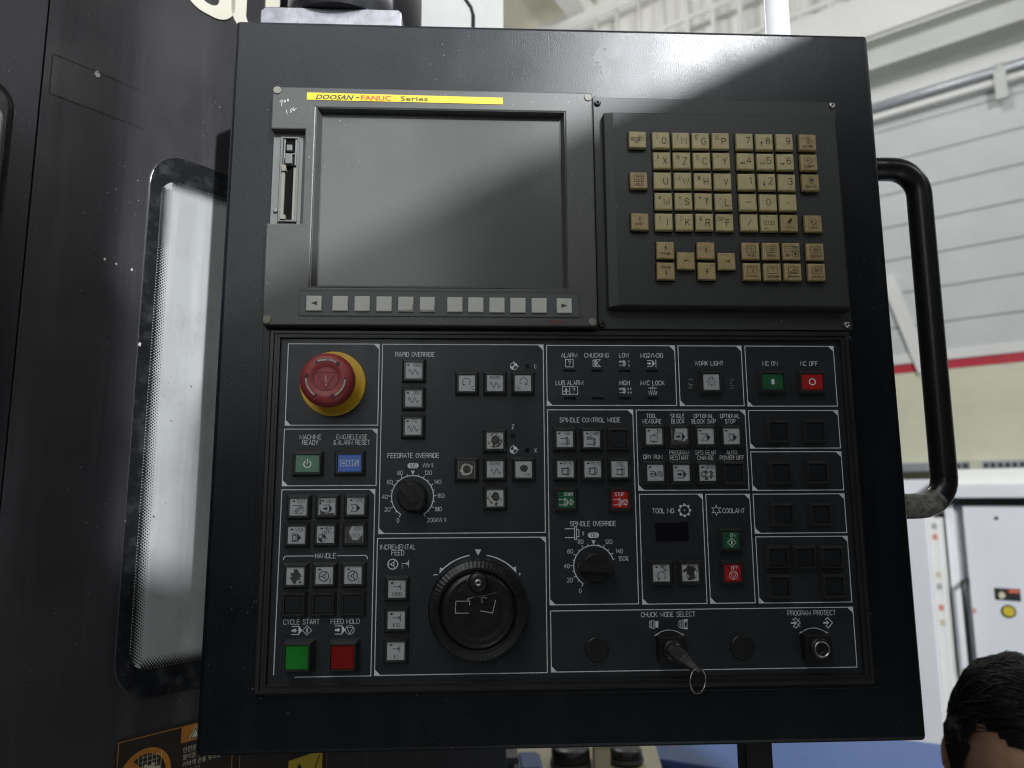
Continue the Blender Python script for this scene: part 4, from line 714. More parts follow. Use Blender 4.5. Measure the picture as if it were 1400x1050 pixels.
# swivel bracket of the pendant arm, above the enclosure
ARM = thing('pendant_arm', (-.215, .06, .3170), 'steel swivel bracket and arm carrying the control panel from above', 'arm')
mb = MB(); mb.prism([(-.2825, .3170), (-.1530, .3170), (-.1480, .3225), (-.1480, .3480), (-.1510, .3512), (-.2780, .3512), (-.2825, .3470)], .030, .092); mb.build('swivel_plate', M['steel_raw'], ARM, bevel=.001)
mb = MB(); mb.lathe_z(-.2130, .075, [(.0545, .3513), (.0545, .395), (.0500, .398), (.050, .46)], 48); mb.build('swivel_collar', M['steel_raw'], ARM)
M['arm_black'] = mat('arm_paint', (0.012, 0.012, 0.013), 0.35)
mb = MB(); mb.lathe_z(-.2060, .115, [(.0680, .3300), (.0700, .3320), (.0700, .4400), (.066, .75)], 48); mb.build('arm_cover', M['arm_black'], ARM)

# ------------------------------------------------------------------ the dark machine on the left (its door plane turns away to the right)
M['door'] = mat('machine_paint', (0.033, 0.0325, 0.035), 0.36, bump=(700, 0.12, 0.0005), var=0.25, varscale=7, specks=(480, 0.775, (0.45, 0.45, 0.45), 7), streak=(26, 0.5, (1, 1, 0.05)), rvar=0.10)
M['side'] = mat('machine_side_paint', (0.040, 0.040, 0.045), 0.34, bump=(600, 0.15, 0.0006), var=0.15, varscale=9, specks=(520, 0.74, (0.5, 0.5, 0.5), 14))
M['cover_light'] = mat('light_cover_paint', (0.50, 0.51, 0.49), 0.45, var=0.05)
M['pane'] = mat('window_pane', (0.37, 0.38, 0.38), 0.16, var=0.10, varscale=5, rvar=0.08, smudge_sheen=(14, 0.45, (0.20, 0.20, 0.18)), streak=(18, .3, (1, 1, .08)), specks=(260, 0.76, (0.08, 0.08, 0.07), 12))
M['frit'] = mat('window_frit', (0.015, 0.016, 0.018), 0.18, var=0.2, varscale=30, smudge_sheen=(60, 0.5, (0.09, 0.09, 0.09)))
M['cream'] = mat('cream_letter', (0.56, 0.54, 0.44), 0.5, var=0.05)
M['seam'] = mat('seam_black', (0.004, 0.004, 0.004), 0.6)
M['residue'] = mat('tape_residue', (0.026, 0.025, 0.025), 0.6, var=0.5, varscale=300)
M['chip'] = mat('paint_chip', (0.62, 0.61, 0.55), 0.7, var=0.1, varscale=300)
M['lab_dark'] = mat('label_dark', (0.026, 0.022, 0.018), 0.35, var=0.2, varscale=30)
M['lab_orange'] = mat('label_orange', (0.45, 0.17, 0.025), 0.4, var=0.25, varscale=60)
M['lab_yellow'] = mat('label_yellow', (0.55, 0.42, 0.04), 0.4, var=0.1)
M['lab_white'] = mat('label_white', (0.55, 0.52, 0.36), 0.5)
MT = thing('machine_tool', (-.322, .12, FLOOR), 'dark grey machine with a rounded window, cream lettering and warning labels', 'machine', rz=R(48.7), frame=(0, 0, 0))
ORG[MT.name] = Vector((0, 0, FLOOR))
mb = MB(); mb.box(-.1890, .2270, 0, .40, FLOOR + .12, 1.05); mb.build('door', M['door'], MT, bevel=.0006)
mb = MB(); mb.box(.2275, .4396, .002, .40, FLOOR + .12, .30); mb.build('lower_cover', M['door'], MT, bevel=.002)
mb = MB(); mb.box(.2275, .4396, .002, .40, .3005, 1.05); mb.build('light_cover', M['cover_light'], MT, bevel=.002)
mb = MB(); mb.box(-.1900, .4380, .004, .38, FLOOR, FLOOR + .1195); mb.build('plinth', M['seam'], MT)
I = Ink(); I.stroke([(-130, 80), (-5, 15), (0, 5), (0, -260)], 9); I.build('cover_gap', M['seam'], MT, 366, 1.8, 600)
mb = MB(); mb.box(-.60, -.1902, -.0005, .40, FLOOR, 1.05); mb.build('side_panel', M['side'], MT, bevel=.0006)
# window
w0, w1, wz0, wz1 = -.0940, .2150, -.2885, .2145
mb = MB(); mb.prism(rrect(w0, w1, wz0, wz1, .034, 8), -.0012, .002); WN = mb.build('window', M['frit'], MT, bevel=.0006)
p0, p1, pz0, pz1 = -.0825, .2000, -.2640, .1880
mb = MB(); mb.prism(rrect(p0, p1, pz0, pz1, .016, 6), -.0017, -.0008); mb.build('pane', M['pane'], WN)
mb = MB()
def dot(x, z, r):
    n = 6; mb.add([(x + r * math.cos(2 * PI * i / n), -.0018, z + r * math.sin(2 * PI * i / n)) for i in range(n)], [tuple(range(n))])
pit = .0027
for c in range(6):
    r = .00140 - .00018 * c
    for k in range(int((pz1 - pz0 - .012) / pit)):
        z = pz0 + .006 + pit * (k + .5 * (c % 2)); dot(p0 + .0010 + c * pit * .5 * 1.3, z, r)
    for k in range(int((p1 - p0 - .02) / pit)):
        x = p0 + .010 + pit * (k + .5 * (c % 2)); dot(x, pz0 + .0010 + c * pit * .65, r); dot(x, pz1 - .0010 - c * pit * .65, r)
tag(mb.build('frit_dots', M['frit'], WN), kind='stuff')
mb = MB(); pr = rrect(w0 - .0006, w1 + .0006, wz0 - .0006, wz1 + .0006, .0346, 8); pi_ = rrect(w0 - .0001, w1, wz0 - .0001, wz1, .034, 8)
mb.loft([[(x, .001, z) for x, z in pr], [(x, -.0008, z) for x, z in pr], [(x, -.0012, z) for x, z in pi_], [(x, .0005, z) for x, z in pi_]], 0, False, False); mb.build('window_gasket', M['side'], WN)
# raised model lettering that runs out of the picture at the top: two round letters
for x in (-.0475, .0060):
    o_ = rrect(x - .0290, x + .0290, .3785, .4700, .0240, 10); i_ = rrect(x - .0115, x + .0115, .3905, .4580, .0105, 10)
    mb = MB(); mb.loft([[(u, .001, v) for u, v in o_], [(u, -.0015, v) for u, v in o_], [(u, -.0015, v) for u, v in i_], [(u, .001, v) for u, v in i_]], 0, False, False); mb.build('letter', M['cream'], MT)
I = Ink(); I.stroke([(-40.6, 18.4), (-40.6, -18.6), (40.8, -18.4), (41.4, 9)], .9); I.stroke([(-40.6, 18.4), (20, 18.0), (41.4, 17.4)], .45); I.build('tape_outline', M['residue'], MT, -142.8, -.3, 249)
for x, z, r, sd in ((-146.8, 265.5, 3.6, 1), (-92.8, 24, 2.2, 2), (-128, 96, 1.6, 3), (-118, 94, 1.4, 4), (-104, 92, 1.6, 5)):
    I = Ink(); I.blob(0, 0, r * .8, r, 0, .45, sd); I.build('paint_chip', M['chip'], MT, x, -1.5 if sd == 2 else -.3, z)
# sliding-door grip at the far left
M['grip_grey'] = mat('grip_grey', (0.30, 0.30, 0.32), 0.3, 0.6, var=0.2, varscale=30)
mb = MB(); mb.prism(rrect(-.300, -.2130, -.060, .2150, .022, 6), -.026, .001); gp = mb.build('door_grip', M['gloss_black'], MT, bevel=.006, seg=3)
mb = MB(); mb.prism(rrect(-.292, -.2210, -.050, .1950, .016, 6), -.0285, -.02); mb.build('grip_insert', M['grip_grey'], gp, bevel=.002)
# warning labels low on the door
mb = MB(); mb.prism(rrect(-.0885, .0226, -.4700, -.3175, .006, 4), -.0012, .001); LB = mb.build('warning_label', M['lab_dark'], MT)
I = Ink(); I.stroke([(-53.5, -73), (53.5, -73), (53.5, 73), (-53.5, 73)], .7, 0, True); I.rect(1.6, 59.0, 53.4, 73.0); I.poly([(9, 60.5), (15, 71.5), (21, 60.5)], 1); I.stroke([(11, 61.2), (15, 69.4), (19, 61.2)], .8, 2, True)
I.text(36, 66, 7, '경고', 2)
I.arc(-29, 40.2, 20.3, 4.8, mi=0, n=40); I.disc(-26, 38.5, 9.5, 1, 14); I.disc(-26, 38.5, 3.4, 2)
for k in range(10): t = 2 * PI * k / 10; I.rect(-26 + 10.2 * math.cos(t) - 1.4, 38.5 + 10.2 * math.sin(t) - 1.4, -26 + 10.2 * math.cos(t) + 1.4, 38.5 + 10.2 * math.sin(t) + 1.4, 1)
for k in range(-2, 4): I.stroke([(-34, 50 + 4 * k - 6), (-18, 50 + 4 * k - 6)], .35, 1); I.stroke([(-28 + 4 * k, 36), (-28 + 4 * k, 58)], .35, 1)
I.stroke([(-44.5, 55.5), (-13.5, 25)], 4.8, 0)
for k, t in enumerate(('안전문을 열거나', '열어둔 상태로', '커버에 손을 넣으면', '있습니다.', '반드시 전원을', '끄십시오.')): I.text(4, 52.6 - 6.2 * k, 3.6, t, 1, .9, align='l')
I.build('label_print', [M['lab_orange'], M['lab_white'], M['ink_black']], LB, -33, -1.35, -393.5)
mb = MB(); mb.prism(rrect(.0276, .1330, -.4700, -.3175, .003, 3), -.0012, .001); LB2 = mb.build('warning_label', M['lab_dark'], MT)
I = Ink(); I.stroke([(-51.5, -74), (51.5, -74), (51.5, 74), (-51.5, 74)], .6, 0, True); I.rect(4, -8, 46, 14, 1); I.poly([(8, -7), (17, 9), (26, -7)], 2); I.stroke([(-40, -16), (0, 8)], 1, 0); I.stroke([(-30, -16), (2, 2)], .7, 0); I.stroke([(36, -4), (42, 10)], 1.4, 2)
I.build('label_print', [M['lab_orange'], M['lab_yellow'], M['ink_black']], LB2, 80.3, -1.35, -393.7)

# ------------------------------------------------------------------ hall behind: floor, wall, mezzanine, roof
M['floor'] = mat('floor_epoxy', (0.06, 0.063, 0.06), 0.35, var=0.12, varscale=3, rvar=0.1)
mb = MB(); mb.box(-12, 14, -8, 16, FLOOR - .1, FLOOR); tag(mb.build('floor', M['floor']), kind='structure')
M['wallp'] = mat('wall_panel_white', (0.58, 0.61, 0.60), 0.5, var=0.06, varscale=2, bump=(3, .2, .01))
M['wallw'] = mat('wall_white', (0.76, 0.76, 0.74), 0.6, var=0.04, varscale=2)
M['wallc'] = mat('wall_cream', (0.66, 0.66, 0.50), 0.55, var=0.06, varscale=3)
M['redp'] = mat('red_stripe', (0.50, 0.022, 0.045), 0.5, var=0.08)
M['beamw'] = mat('beam_paint', (0.58, 0.59, 0.56), 0.5, var=0.05, varscale=3)
M['pipe'] = mat('pipe_grey', (0.50, 0.52, 0.55), 0.35, .5, var=.08)
HW_ = thing('hall_wall', (4.083, 5.765, FLOOR), 'pale ribbed hall wall with a red stripe beyond the grab handle', 'wall', rz=R(-41)); ORG[HW_.name] = Vector((0, 0, FLOOR))
z = 1.10; k = 0
while z < 3.50:
    for i in range(3):
        x0 = -5.5 + i * 3.4 + (1.3 if k % 2 else 0)
        mb = MB(); mb.box(x0, x0 + 3.39, 0, .10, z, z + .322, ch=.012); mb.build('wall_panel', M['wallp'], HW_)
    z += .327; k += 1
mb = MB(); mb.box(-6, 6, .02, .1, 3.50, 6.2); mb.build('upper_wall', M['wallw'], HW_)
mb = MB(); mb.box(-6, 6, -.004, .1, .995, 1.075); mb.build('red_stripe', M['redp'], HW_)
mb = MB(); mb.box(-6, 6, .0, .1, FLOOR, .993); mb.build('lower_wall', M['wallc'], HW_)
mb = MB(); mb.box(-6, 6, -.02, 0, 1.077, 1.165); mb.build('base_trim', M['wallw'], HW_, bevel=.004)
mb = MB(); c0 = Vector((-.35, -.06, 1.92)); c1 = Vector((-.10, -.06, .98)); 
dd = (c1 - c0).normalized(); nn = Vector((dd.z, 0, -dd.x)) * .06
mb.add([c0 + nn, c0 - nn, c1 - nn, c1 + nn, c0 + nn + Vector((0, .055, 0)), c0 - nn + Vector((0, .055, 0)), c1 - nn + Vector((0, .055, 0)), c1 + nn + Vector((0, .055, 0))], [(0, 1, 2, 3), (4, 5, 6, 7), (0, 1, 5, 4), (1, 2, 6, 5), (2, 3, 7, 6), (3, 0, 4, 7)]); mb.build('brace', M['wallw'], HW_)
PP = thing('conduit', (4.083, 5.765, 3.5), 'grey conduit pipe clamped along the upper wall', 'pipe', rz=R(-41)); ORG[PP.name] = Vector((0, 0, 3.5))
mb = MB(); mb.tube([(-5, -.10, 3.60), (5, -.10, 3.60)], .045, 16); mb.build('pipe', M['pipe'], PP)
mb = MB(); mb.box(-5, 5, -.12, -.02, 3.47, 3.53); mb.build('support_rail', M['wallw'], PP, bevel=.01)
for x in (-1.6, .70, 3.0):
    mb = MB(); mb.box(x - .045, x + .045, -.18, -.13, 3.30, 3.56); mb.tube([(x - .035, -.10, 3.60), (x + .035, -.10, 3.60)], .062, 16); mb.build('clamp', M['beamw'], PP)
CT = thing('cable_tray', (4.083, 5.765, .08), 'grey cable tray along the wall above the white cabinet', 'cable tray', rz=R(-41)); ORG[CT.name] = Vector((0, 0, .08))
mb = MB(); mb.box(-5, 5, -.30, -.02, .08, .155); mb.build('tray', M['pipe'], CT, bevel=.004)
mb = MB()
for i in range(40): x = .1 + i * .05; mb.box(x, x + .03, -.305, -.30, .10, .135)
mb.build('tray_slots', M['seam'], CT)
mb = MB(); mb.box(.20, .29, -.34, -.29, .06, .16); mb.build('junction_box', M['wallc'], CT, bevel=.004)
MZ = thing('mezzanine', (4.083, 5.765, 3.9), 'white mezzanine edge and steel beam above the wall', 'mezzanine', rz=R(-41)); ORG[MZ.name] = Vector((0, 0, 3.9))
mb = MB(); mb.box(-7, 6, -.36, .02, 3.86, 3.89); mb.box(-7, 6, -.20, -.17, 3.89, 4.15); mb.box(-7, 6, -.36, .02, 4.15, 4.18); mb.build('steel_beam', M['beamw'], MZ)
mb = MB(); mb.box(-7, 6, -.40, .02, 4.1805, 4.62); mb.build('fascia', M['wallw'], MZ, bevel=.01)
RL = thing('railing', (4.083, 5.765, 4.62), 'white steel railing of upright posts on the mezzanine', 'railing', rz=R(-41)); ORG[RL.name] = Vector((0, 0, 4.62))
for i in range(22):
    x = -6.6 + i * .30; mb = MB(); mb.lathe_z(x, -.34, [(.028, 4.62), (.028, 5.75)], 10); mb.build('post', M['wallw'], RL)
for z in (4.72, 5.20, 5.75): mb = MB(); mb.tube([(-6.7, -.34, z), (6, -.34, z)], .03, 10); mb.build('rail', M['wallw'], RL)
RF = thing('roof', (1.5, 8.5, 6.0), 'cream sheet roof with white purlins above the hall', 'roof'); ORG[RF.name] = Vector((1.5, 8.5, 6.0))
M['roofc'] = mat('roof_sheet', (0.66, 0.64, 0.52), 0.5, var=0.12, varscale=1.5)
RA = Matrix.Rotation(R(-41), 4, 'Z') @ Matrix.Rotation(R(-14), 4, 'X')
def rbox(name, x0, x1, y0, y1, z0, z1, m):
    b_ = MB(); b_.box(x0, x1, y0, y1, z0, z1); b_.v = [tuple(RA @ Vector(v) + Vector((1.5, 8.5, 6.6))) for v in b_.v]; return b_.build(name, m, RF)
for i in range(12): rbox('roof_sheet', -9 + i * 1.5, -7.52 + i * 1.5, -7, 9, 0, .05, M['roofc'])
for i in range(14): rbox('purlin', -9, 9, -6 + i * 1.0, -5.9 + i * 1.0, -.18, -.002, M['wallw'])
for i in range(5): rbox('rafter', -7 + i * 3.4, -6.75 + i * 3.4, -7, 9, -.45, -.181, M['beamw'])

# ------------------------------------------------------------------ white cabinet machine on the right
M['blue'] = mat('blue_paint', (0.055, 0.11, 0.28), 0.4, var=0.06); M['beige'] = mat('beige_paint', (0.55, 0.50, 0.36), 0.5, var=.08, varscale=12); M['dkgrey'] = mat('dark_grey_paint', (0.05, 0.052, 0.055), 0.45, var=.1)
M['cabw'] = mat('cabinet_white', (0.62, 0.63, 0.65), 0.40, var=0.04, varscale=4)
M['cabw2'] = mat('cabinet_white_warm', (0.72, 0.72, 0.68), 0.40, var=0.04, varscale=4)
M['darkline'] = mat('cabinet_gap', (0.05, 0.05, 0.05), 0.5)
WC = thing('white_cabinet', (1.589, 1.977, FLOOR), 'white machine cabinet with stickers and a tall black door handle', 'cabinet', rz=R(-41)); ORG[WC.name] = Vector((0, 0, FLOOR))
mb = MB(); mb.box(-.42, -.040, -.10, .60, FLOOR, -.190); mb.build('column', M['cabw'], WC, bevel=.006)
mb = MB(); mb.box(-.0395, -.006, -.085, .60, FLOOR, -.2000); mb.build('column_side', M['cabw2'], WC, bevel=.002)
mb = MB(); mb.box(-.0055, .0195, .03, .60, FLOOR, -.16); mb.build('door_gap', M['darkline'], WC)
mb = MB(); mb.box(.002, .030, -.005, .60, FLOOR, -.150); mb.build('door_post', M['cabw'], WC, bevel=.002)
mb = MB(); mb.box(.0305, .058, .012, .60, FLOOR, -.150); mb.build('door_channel', M['pipe'], WC)
mb = MB(); mb.box(.0585, .90, -.012, .60, FLOOR, -.1560); mb.build('door', M['cabw'], WC, bevel=.003)
mb = MB(); mb.box(-.0, .90, .0, .58, -.1555, -.1300); mb.build('top_gap', M['darkline'], WC)
mb = MB(); mb.box(-.0, .90, -.06, .60, -.1295, -.085); mb.build('top_ledge', M['cabw'], WC, bevel=.004)
mb = MB(); mb.box(-.0, .90, .0, .60, -.0845, -.03); mb.build('top_cover', M['cabw2'], WC, bevel=.004)
mb = MB(); mb.box(-.40, -.02, .15, .60, -.190, -.06); mb.build('top_box', M['cabw'], WC, bevel=.004)
mb = MB(); mb.tube([(.046, .012, -.415), (.046, -.050, -.415), (.046, -.055, -.425), (.046, -.055, -.685), (.046, -.050, -.695), (.046, .012, -.695)], .0085, 10); mb.build('door_handle', M['arm_black'], WC)
def cabprint(name, fn, mats, x, y, z): I = Ink(); fn(I); return I.build(name, [M[m_] for m_ in mats], WC, x * 1000, y * 1000, z * 1000)
M['sticker_red'] = mat('sticker_red', (.6, .25, .2), .5); M['sticker_grey'] = mat('sticker_grey', (.35, .36, .36), .5)
cabprint('sticker', lambda I: I.rect(-37, -20, 37, 20), ['ink_black'], .166, -.0125, -.451); cabprint('sticker_print', lambda I: (I.rect(4, 6, 35, 17, 1), I.blob(-16, -4, 12, 14, 0, .4, 3), I.stroke([(8, 11), (32, 11)], 2, 0)), ['lab_white', 'ink_red'], .166, -.0128, -.451)
mb = MB(); mb.lathe_y(.1657, -.505, [(.021, -.0121), (.021, -.016), (.018, -.0175)], 28); mb.build('round_cap', M['ink_black'], WC); mb = MB(); mb.lathe_y(.1657, -.505, [(.0165, -.0172), (.0165, -.0180)], 24); mb.build('yellow_disc', M['lab_yellow'], WC)
mb = MB(); mb.lathe_y(.1574, -.1975, [(.006, -.0121), (.006, -.015)], 14); mb.build('rivet', M['darkline'], WC)
for z, c in ((-.225, 'sticker_grey'), (-.262, 'sticker_red'), (-.39, 'beige'), (-.43, 'sticker_grey'), (-.50, 'sticker_red'), (-.55, 'beige')): cabprint('sticker', lambda I: I.rect(-8, -11, 8, 9), [c], -.022, -.0856, z)
cabprint('sticker', lambda I: I.rect(-5, -8, 5, 8), ['sticker_red'], .066, -.0126, -.512)

# ------------------------------------------------------------------ odds and ends seen under the panel
BC = thing('blue_cabinet', (.72, 1.05, FLOOR), 'low blue cabinet behind the panel, below its lower right corner', 'cabinet', rz=R(-30)); ORG[BC.name] = Vector((0, 0, FLOOR))
mb = MB(); mb.box(-.48, .42, -.06, .30, FLOOR + .06, -.735); mb.build('body', M['blue'], BC, bevel=.006); mb = MB(); mb.box(-.50, .44, -.08, .32, -.7345, -.715); mb.build('top_board', M['blue'], BC, bevel=.004); mb = MB(); mb.box(-.46, .40, -.04, .28, FLOOR, FLOOR + .0595); mb.build('plinth', M['darkline'], BC)
WT = thing('work_table', (.12, 1.10, FLOOR), 'beige work table under the middle of the panel', 'table', rz=R(-8)); ORG[WT.name] = Vector((0, 0, FLOOR))
mb = MB(); mb.box(-.13, .20, -.22, .25, -.70, -.665); mb.build('table_top', M['beige'], WT, bevel=.003)
for sx in (-.11, .155):
    for sy_ in (-.20, .20): mb = MB(); mb.box(sx, sx + .025, sy_, sy_ + .025, FLOOR, -.7002); mb.build('leg', M['dkgrey'], WT)
def motor(x, y, r, h, lab):
    t = thing('motor', (x, y, -.6648), lab, 'motor', 'black motors on the work table'); mb = MB(); mb.lathe_z(x, y, [(r, -.6648), (r, -.6648 + h), (r * .9, -.6648 + h + .004), (r * .35, -.6648 + h + .005)], 28); mb.build('housing', M['knob'], t); mb = MB(); mb.lathe_z(x, y, [(r * 1.08, -.66), (r * 1.08, -.652)], 28); mb.build('flange', M['dkgrey'], t)
motor(.118, .985, .040, .034, 'larger black round motor, left of the two on the beige table'); motor(.235, 1.00, .034, .026, 'smaller black round motor, right of the two on the beige table')
mb = MB(); mb.box(.163, .196, .96, .99, -.6648, -.620); mb.box(.158, .201, .955, .995, -.620, -.615); tag(mb.build('wooden_block', M['beige'], bevel=.002), 'upright beige block between the two black motors', 'block')
DG = thing('grey_cover', (-.15, .80, FLOOR), 'dark grey machine cover below the middle left of the panel', 'cover'); mb = MB(); mb.box(-.30, -.01, .70, .95, FLOOR, -.560); mb.build('body', M['dkgrey'], DG, bevel=.004); mb = MB(); mb.box(-.305, -.005, .69, .96, -.5598, -.548); mb.build('lid', M['dkgrey'], DG, bevel=.002)
mb = MB(); mb.box(.005, .055, .90, 1.0, -.6648, -.642); mb.box(.012, .048, .905, .995, -.642, -.637); tag(mb.build('blue_tray', M['blue'], bevel=.002), 'small blue tray beside the dark grey cover', 'tray')

# ------------------------------------------------------------------ seated man whose head shows at the lower right
M['skin'] = mat('skin', (0.46, 0.26, 0.165), 0.42, var=0.12, varscale=40, bump=(500, .15, .0008))
M['hair'] = mat('hair_black', (0.008, 0.008, 0.009), 0.55, spec=0.35)
M['jacket'] = mat('jacket_navy', (0.03, 0.035, 0.055), 0.8, var=.1); M['trouser'] = mat('trouser_grey', (0.05, 0.05, 0.055), 0.8, var=.1); M['shoe'] = mat('shoe_black', (0.012, 0.012, 0.012), .4)
HC = Vector((.658, .405, -.472))
HR = Matrix.Rotation(R(-24), 3, 'Z') @ Matrix.Rotation(R(6), 3, 'X')     # face looks along -Y, nodding down a little
gs = lambda d, s: math.exp(-d * d / (s * s))
def head_point(n):
    """n: unit vector in head space (x left-right, -y face, z up) -> surface point in metres"""
    x, y, z = n.x * .0765, n.y * .0960, n.z * .1180
    if z < 0: k = 1 - .30 * (-z / .118) ** 1.4; x *= k; y *= 1 - .12 * (-z / .118) if y < 0 else 1 - .30 * (-z / .118)
    if y < 0:
        f = gs(x, .055)
        y -= .006 * gs(z - .012, .010) * gs(abs(x) - .026, .022)          # brow ridge
        y += .010 * gs(z + .006, .012) * gs(abs(x) - .031, .015)          # eye sockets
        y -= .022 * gs(z + .034, .014) * gs(x, .011) + .012 * gs(z + .014, .020) * gs(x, .008)   # nose
        y -= .007 * gs(z + .063, .008) * gs(x, .022) + .006 * gs(z + .095, .014) * gs(x, .024)   # lips, chin
        y += .004 * gs(z + .055, .004) * gs(x, .02) - .004 * gs(z + .030, .02) * gs(abs(x) - .045, .02)
        for q in (.030, .042, .054): y += .0016 * gs(z - q - .004 * math.sin(x * 60), .0035) * gs(x, .05)   # forehead creases
    return Vector((x, y, z))
def head_geo(sub=5):
    bm = bmesh.new(); bmesh.ops.create_icosphere(bm, subdivisions=sub, radius=1)
    for v in bm.verts: v.co = HC + HR @ head_point(v.co.normalized())
    return bm
def skin_mesh(pts, edges, radii, root):
    me = bpy.data.meshes.new('s'); me.from_pydata(pts, edges, []); o = bpy.data.objects.new('s', me); TMP.collection.objects.link(o)
    sk = o.modifiers.new('skin', 'SKIN'); sb = o.modifiers.new('sub', 'SUBSURF'); sb.levels = 2; sb.render_levels = 2
    for i, r in enumerate(radii): me.skin_vertices[0].data[i].radius = (r, r); me.skin_vertices[0].data[i].use_root = (i == root)
    TMP.view_layers[0].update(); out = bpy.data.meshes.new_from_object(o.evaluated_get(TMP.view_layers[0].depsgraph)); bpy.data.objects.remove(o); return out
neck = HC + HR @ Vector((0, .028, -.085)); nb = neck + Vector((0, .035, -.085)); px, py = nb.x, nb.y + .03
seat_z = FLOOR + .44; pel = Vector((px, py + .08, seat_z + .10)); chest = Vector((px, py + .01, nb.z - .14)); ab = (pel + chest) / 2
P_ = [pel, ab, chest, nb, neck]; E_ = [(0, 1), (1, 2), (2, 3), (3, 4)]; Rr = [.135, .13, .14, .058, .052]; limb = {}
for sgn in (-1, 1):
    sh = chest + Vector((sgn * .175, .01, .075)); el = sh + Vector((sgn * .06, -.08, -.26)); wr = el + Vector((-sgn * .06, -.22, -.06)); hd = wr + Vector((-sgn * .01, -.075, -.01))
    i = len(P_); P_ += [sh, el, wr, hd]; E_ += [(2, i), (i, i + 1), (i + 1, i + 2), (i + 2, i + 3)]; Rr += [.060, .044, .030, .034]; limb[sgn] = [sh, el, wr, hd]
    for k in range(5):
        a = (k - 2) * .020; b0 = hd + Vector((a, -.015, 0)) if k else hd + Vector((-sgn * .035, .01, 0)); L_ = (.030, .040, .045, .042, .032)[k if k else 0]; j = len(P_)
        P_ += [b0 + Vector((-sgn * .01 if not k else 0, -L_, -.004)), b0 + Vector((0, -L_ * 1.7, -.022))]; E_ += [(i + 3, j), (j, j + 1)]; Rr += [.0095, .008]
    hip = pel + Vector((sgn * .10, -.02, -.02)); kn = hip + Vector((sgn * .05, -.42, .02)); an = Vector((kn.x, kn.y - .02, FLOOR + .08)); toe = an + Vector((0, -.16, -.045))
    i = len(P_); P_ += [hip, kn, an, toe]; E_ += [(0, i), (i, i + 1), (i + 1, i + 2), (i + 2, i + 3)]; Rr += [.085, .062, .042, .038]; limb[sgn * 10] = [hip, kn, an, toe]
body = skin_mesh([tuple(p) for p in P_], E_, Rr, 0)
bm = head_geo(5); bm.from_mesh(body)
for sgn in (-1, 1):                                                       # ears
    for k in range(14):
        t = R(-100 + 200 * k / 13); c = HC + HR @ Vector((sgn * (.0775 + .008 * math.cos(t)), .012 + .012 * math.cos(t) + .003, -.012 + .029 * math.sin(t)))
        bmesh.ops.create_icosphere(bm, subdivisions=1, radius=.0062 if k not in (0, 13) else .0075, matrix=Matrix.Translation(c))
    bmesh.ops.create_icosphere(bm, subdivisions=2, radius=.013, matrix=Matrix.Translation(HC + HR @ Vector((sgn * .073, .014, -.012))))
me = bpy.data.meshes.new('person'); bm.to_mesh(me); bm.free()
tmpo = bpy.data.objects.new('p', me); TMP.collection.objects.link(tmpo); rm = tmpo.modifiers.new('r', 'REMESH'); rm.mode = 'VOXEL'; rm.voxel_size = .0042; rm.use_smooth_shade = True; smm = tmpo.modifiers.new('s', 'SMOOTH'); smm.iterations = 2; smm.factor = .4
TMP.view_layers[0].update(); me2 = bpy.data.meshes.new_from_object(tmpo.evaluated_get(TMP.view_layers[0].depsgraph)); bpy.data.objects.remove(tmpo)
org = Vector((px, py, FLOOR)); me2.transform(Matrix.Translation(-org)); me2.materials.clear(); me2.materials.append(M['skin'])
PS = bpy.data.objects.new('person', me2); link(PS, org, None); tag(PS, 'black-haired person in a navy jacket, head bowed, beside the panel', 'person')
def cloth(name, pts, edges, radii, m, root=0):
    c = skin_mesh([tuple(p) for p in pts], edges, radii, root); c.transform(Matrix.Translation(-org)); c.materials.clear(); c.materials.append(m); c.polygons.foreach_set('use_smooth', [True] * len(c.polygons)); o = bpy.data.objects.new(name, c); link(o, org, PS)
q = [pel + Vector((0, 0, .02)), ab, chest, nb + Vector((0, .01, -.015))]; e = [(0, 1), (1, 2), (2, 3)]; r_ = [.155, .15, .158, .075]
for sgn in (-1, 1):
    sh, el, wr, hd = limb[sgn]; i = len(q); q += [sh, el, wr + (el - wr) * .12]; e += [(2, i), (i, i + 1), (i + 1, i + 2)]; r_ += [.072, .056, .042]
cloth('jacket', q, e, r_, M['jacket'])
q = [pel + Vector((0, 0, -.02))]; e = []; r_ = [.150]
for sgn in (-10, 10):
    hip, kn, an, toe = limb[sgn]; i = len(q); q += [hip, kn, an + Vector((0, 0, .02))]; e += [(0, i), (i, i + 1), (i + 1, i + 2)]; r_ += [.098, .075, .058]
cloth('trousers', q, e, r_, M['trouser'])
for sgn in (-10, 10):
    hip, kn, an, toe = limb[sgn]; cloth('shoe', [an + Vector((0, .03, -.035)), an + Vector((0, -.06, -.035)), toe + Vector((0, -.03, .008))], [(0, 1), (1, 2)], [.046, .045, .038], M['shoe'])
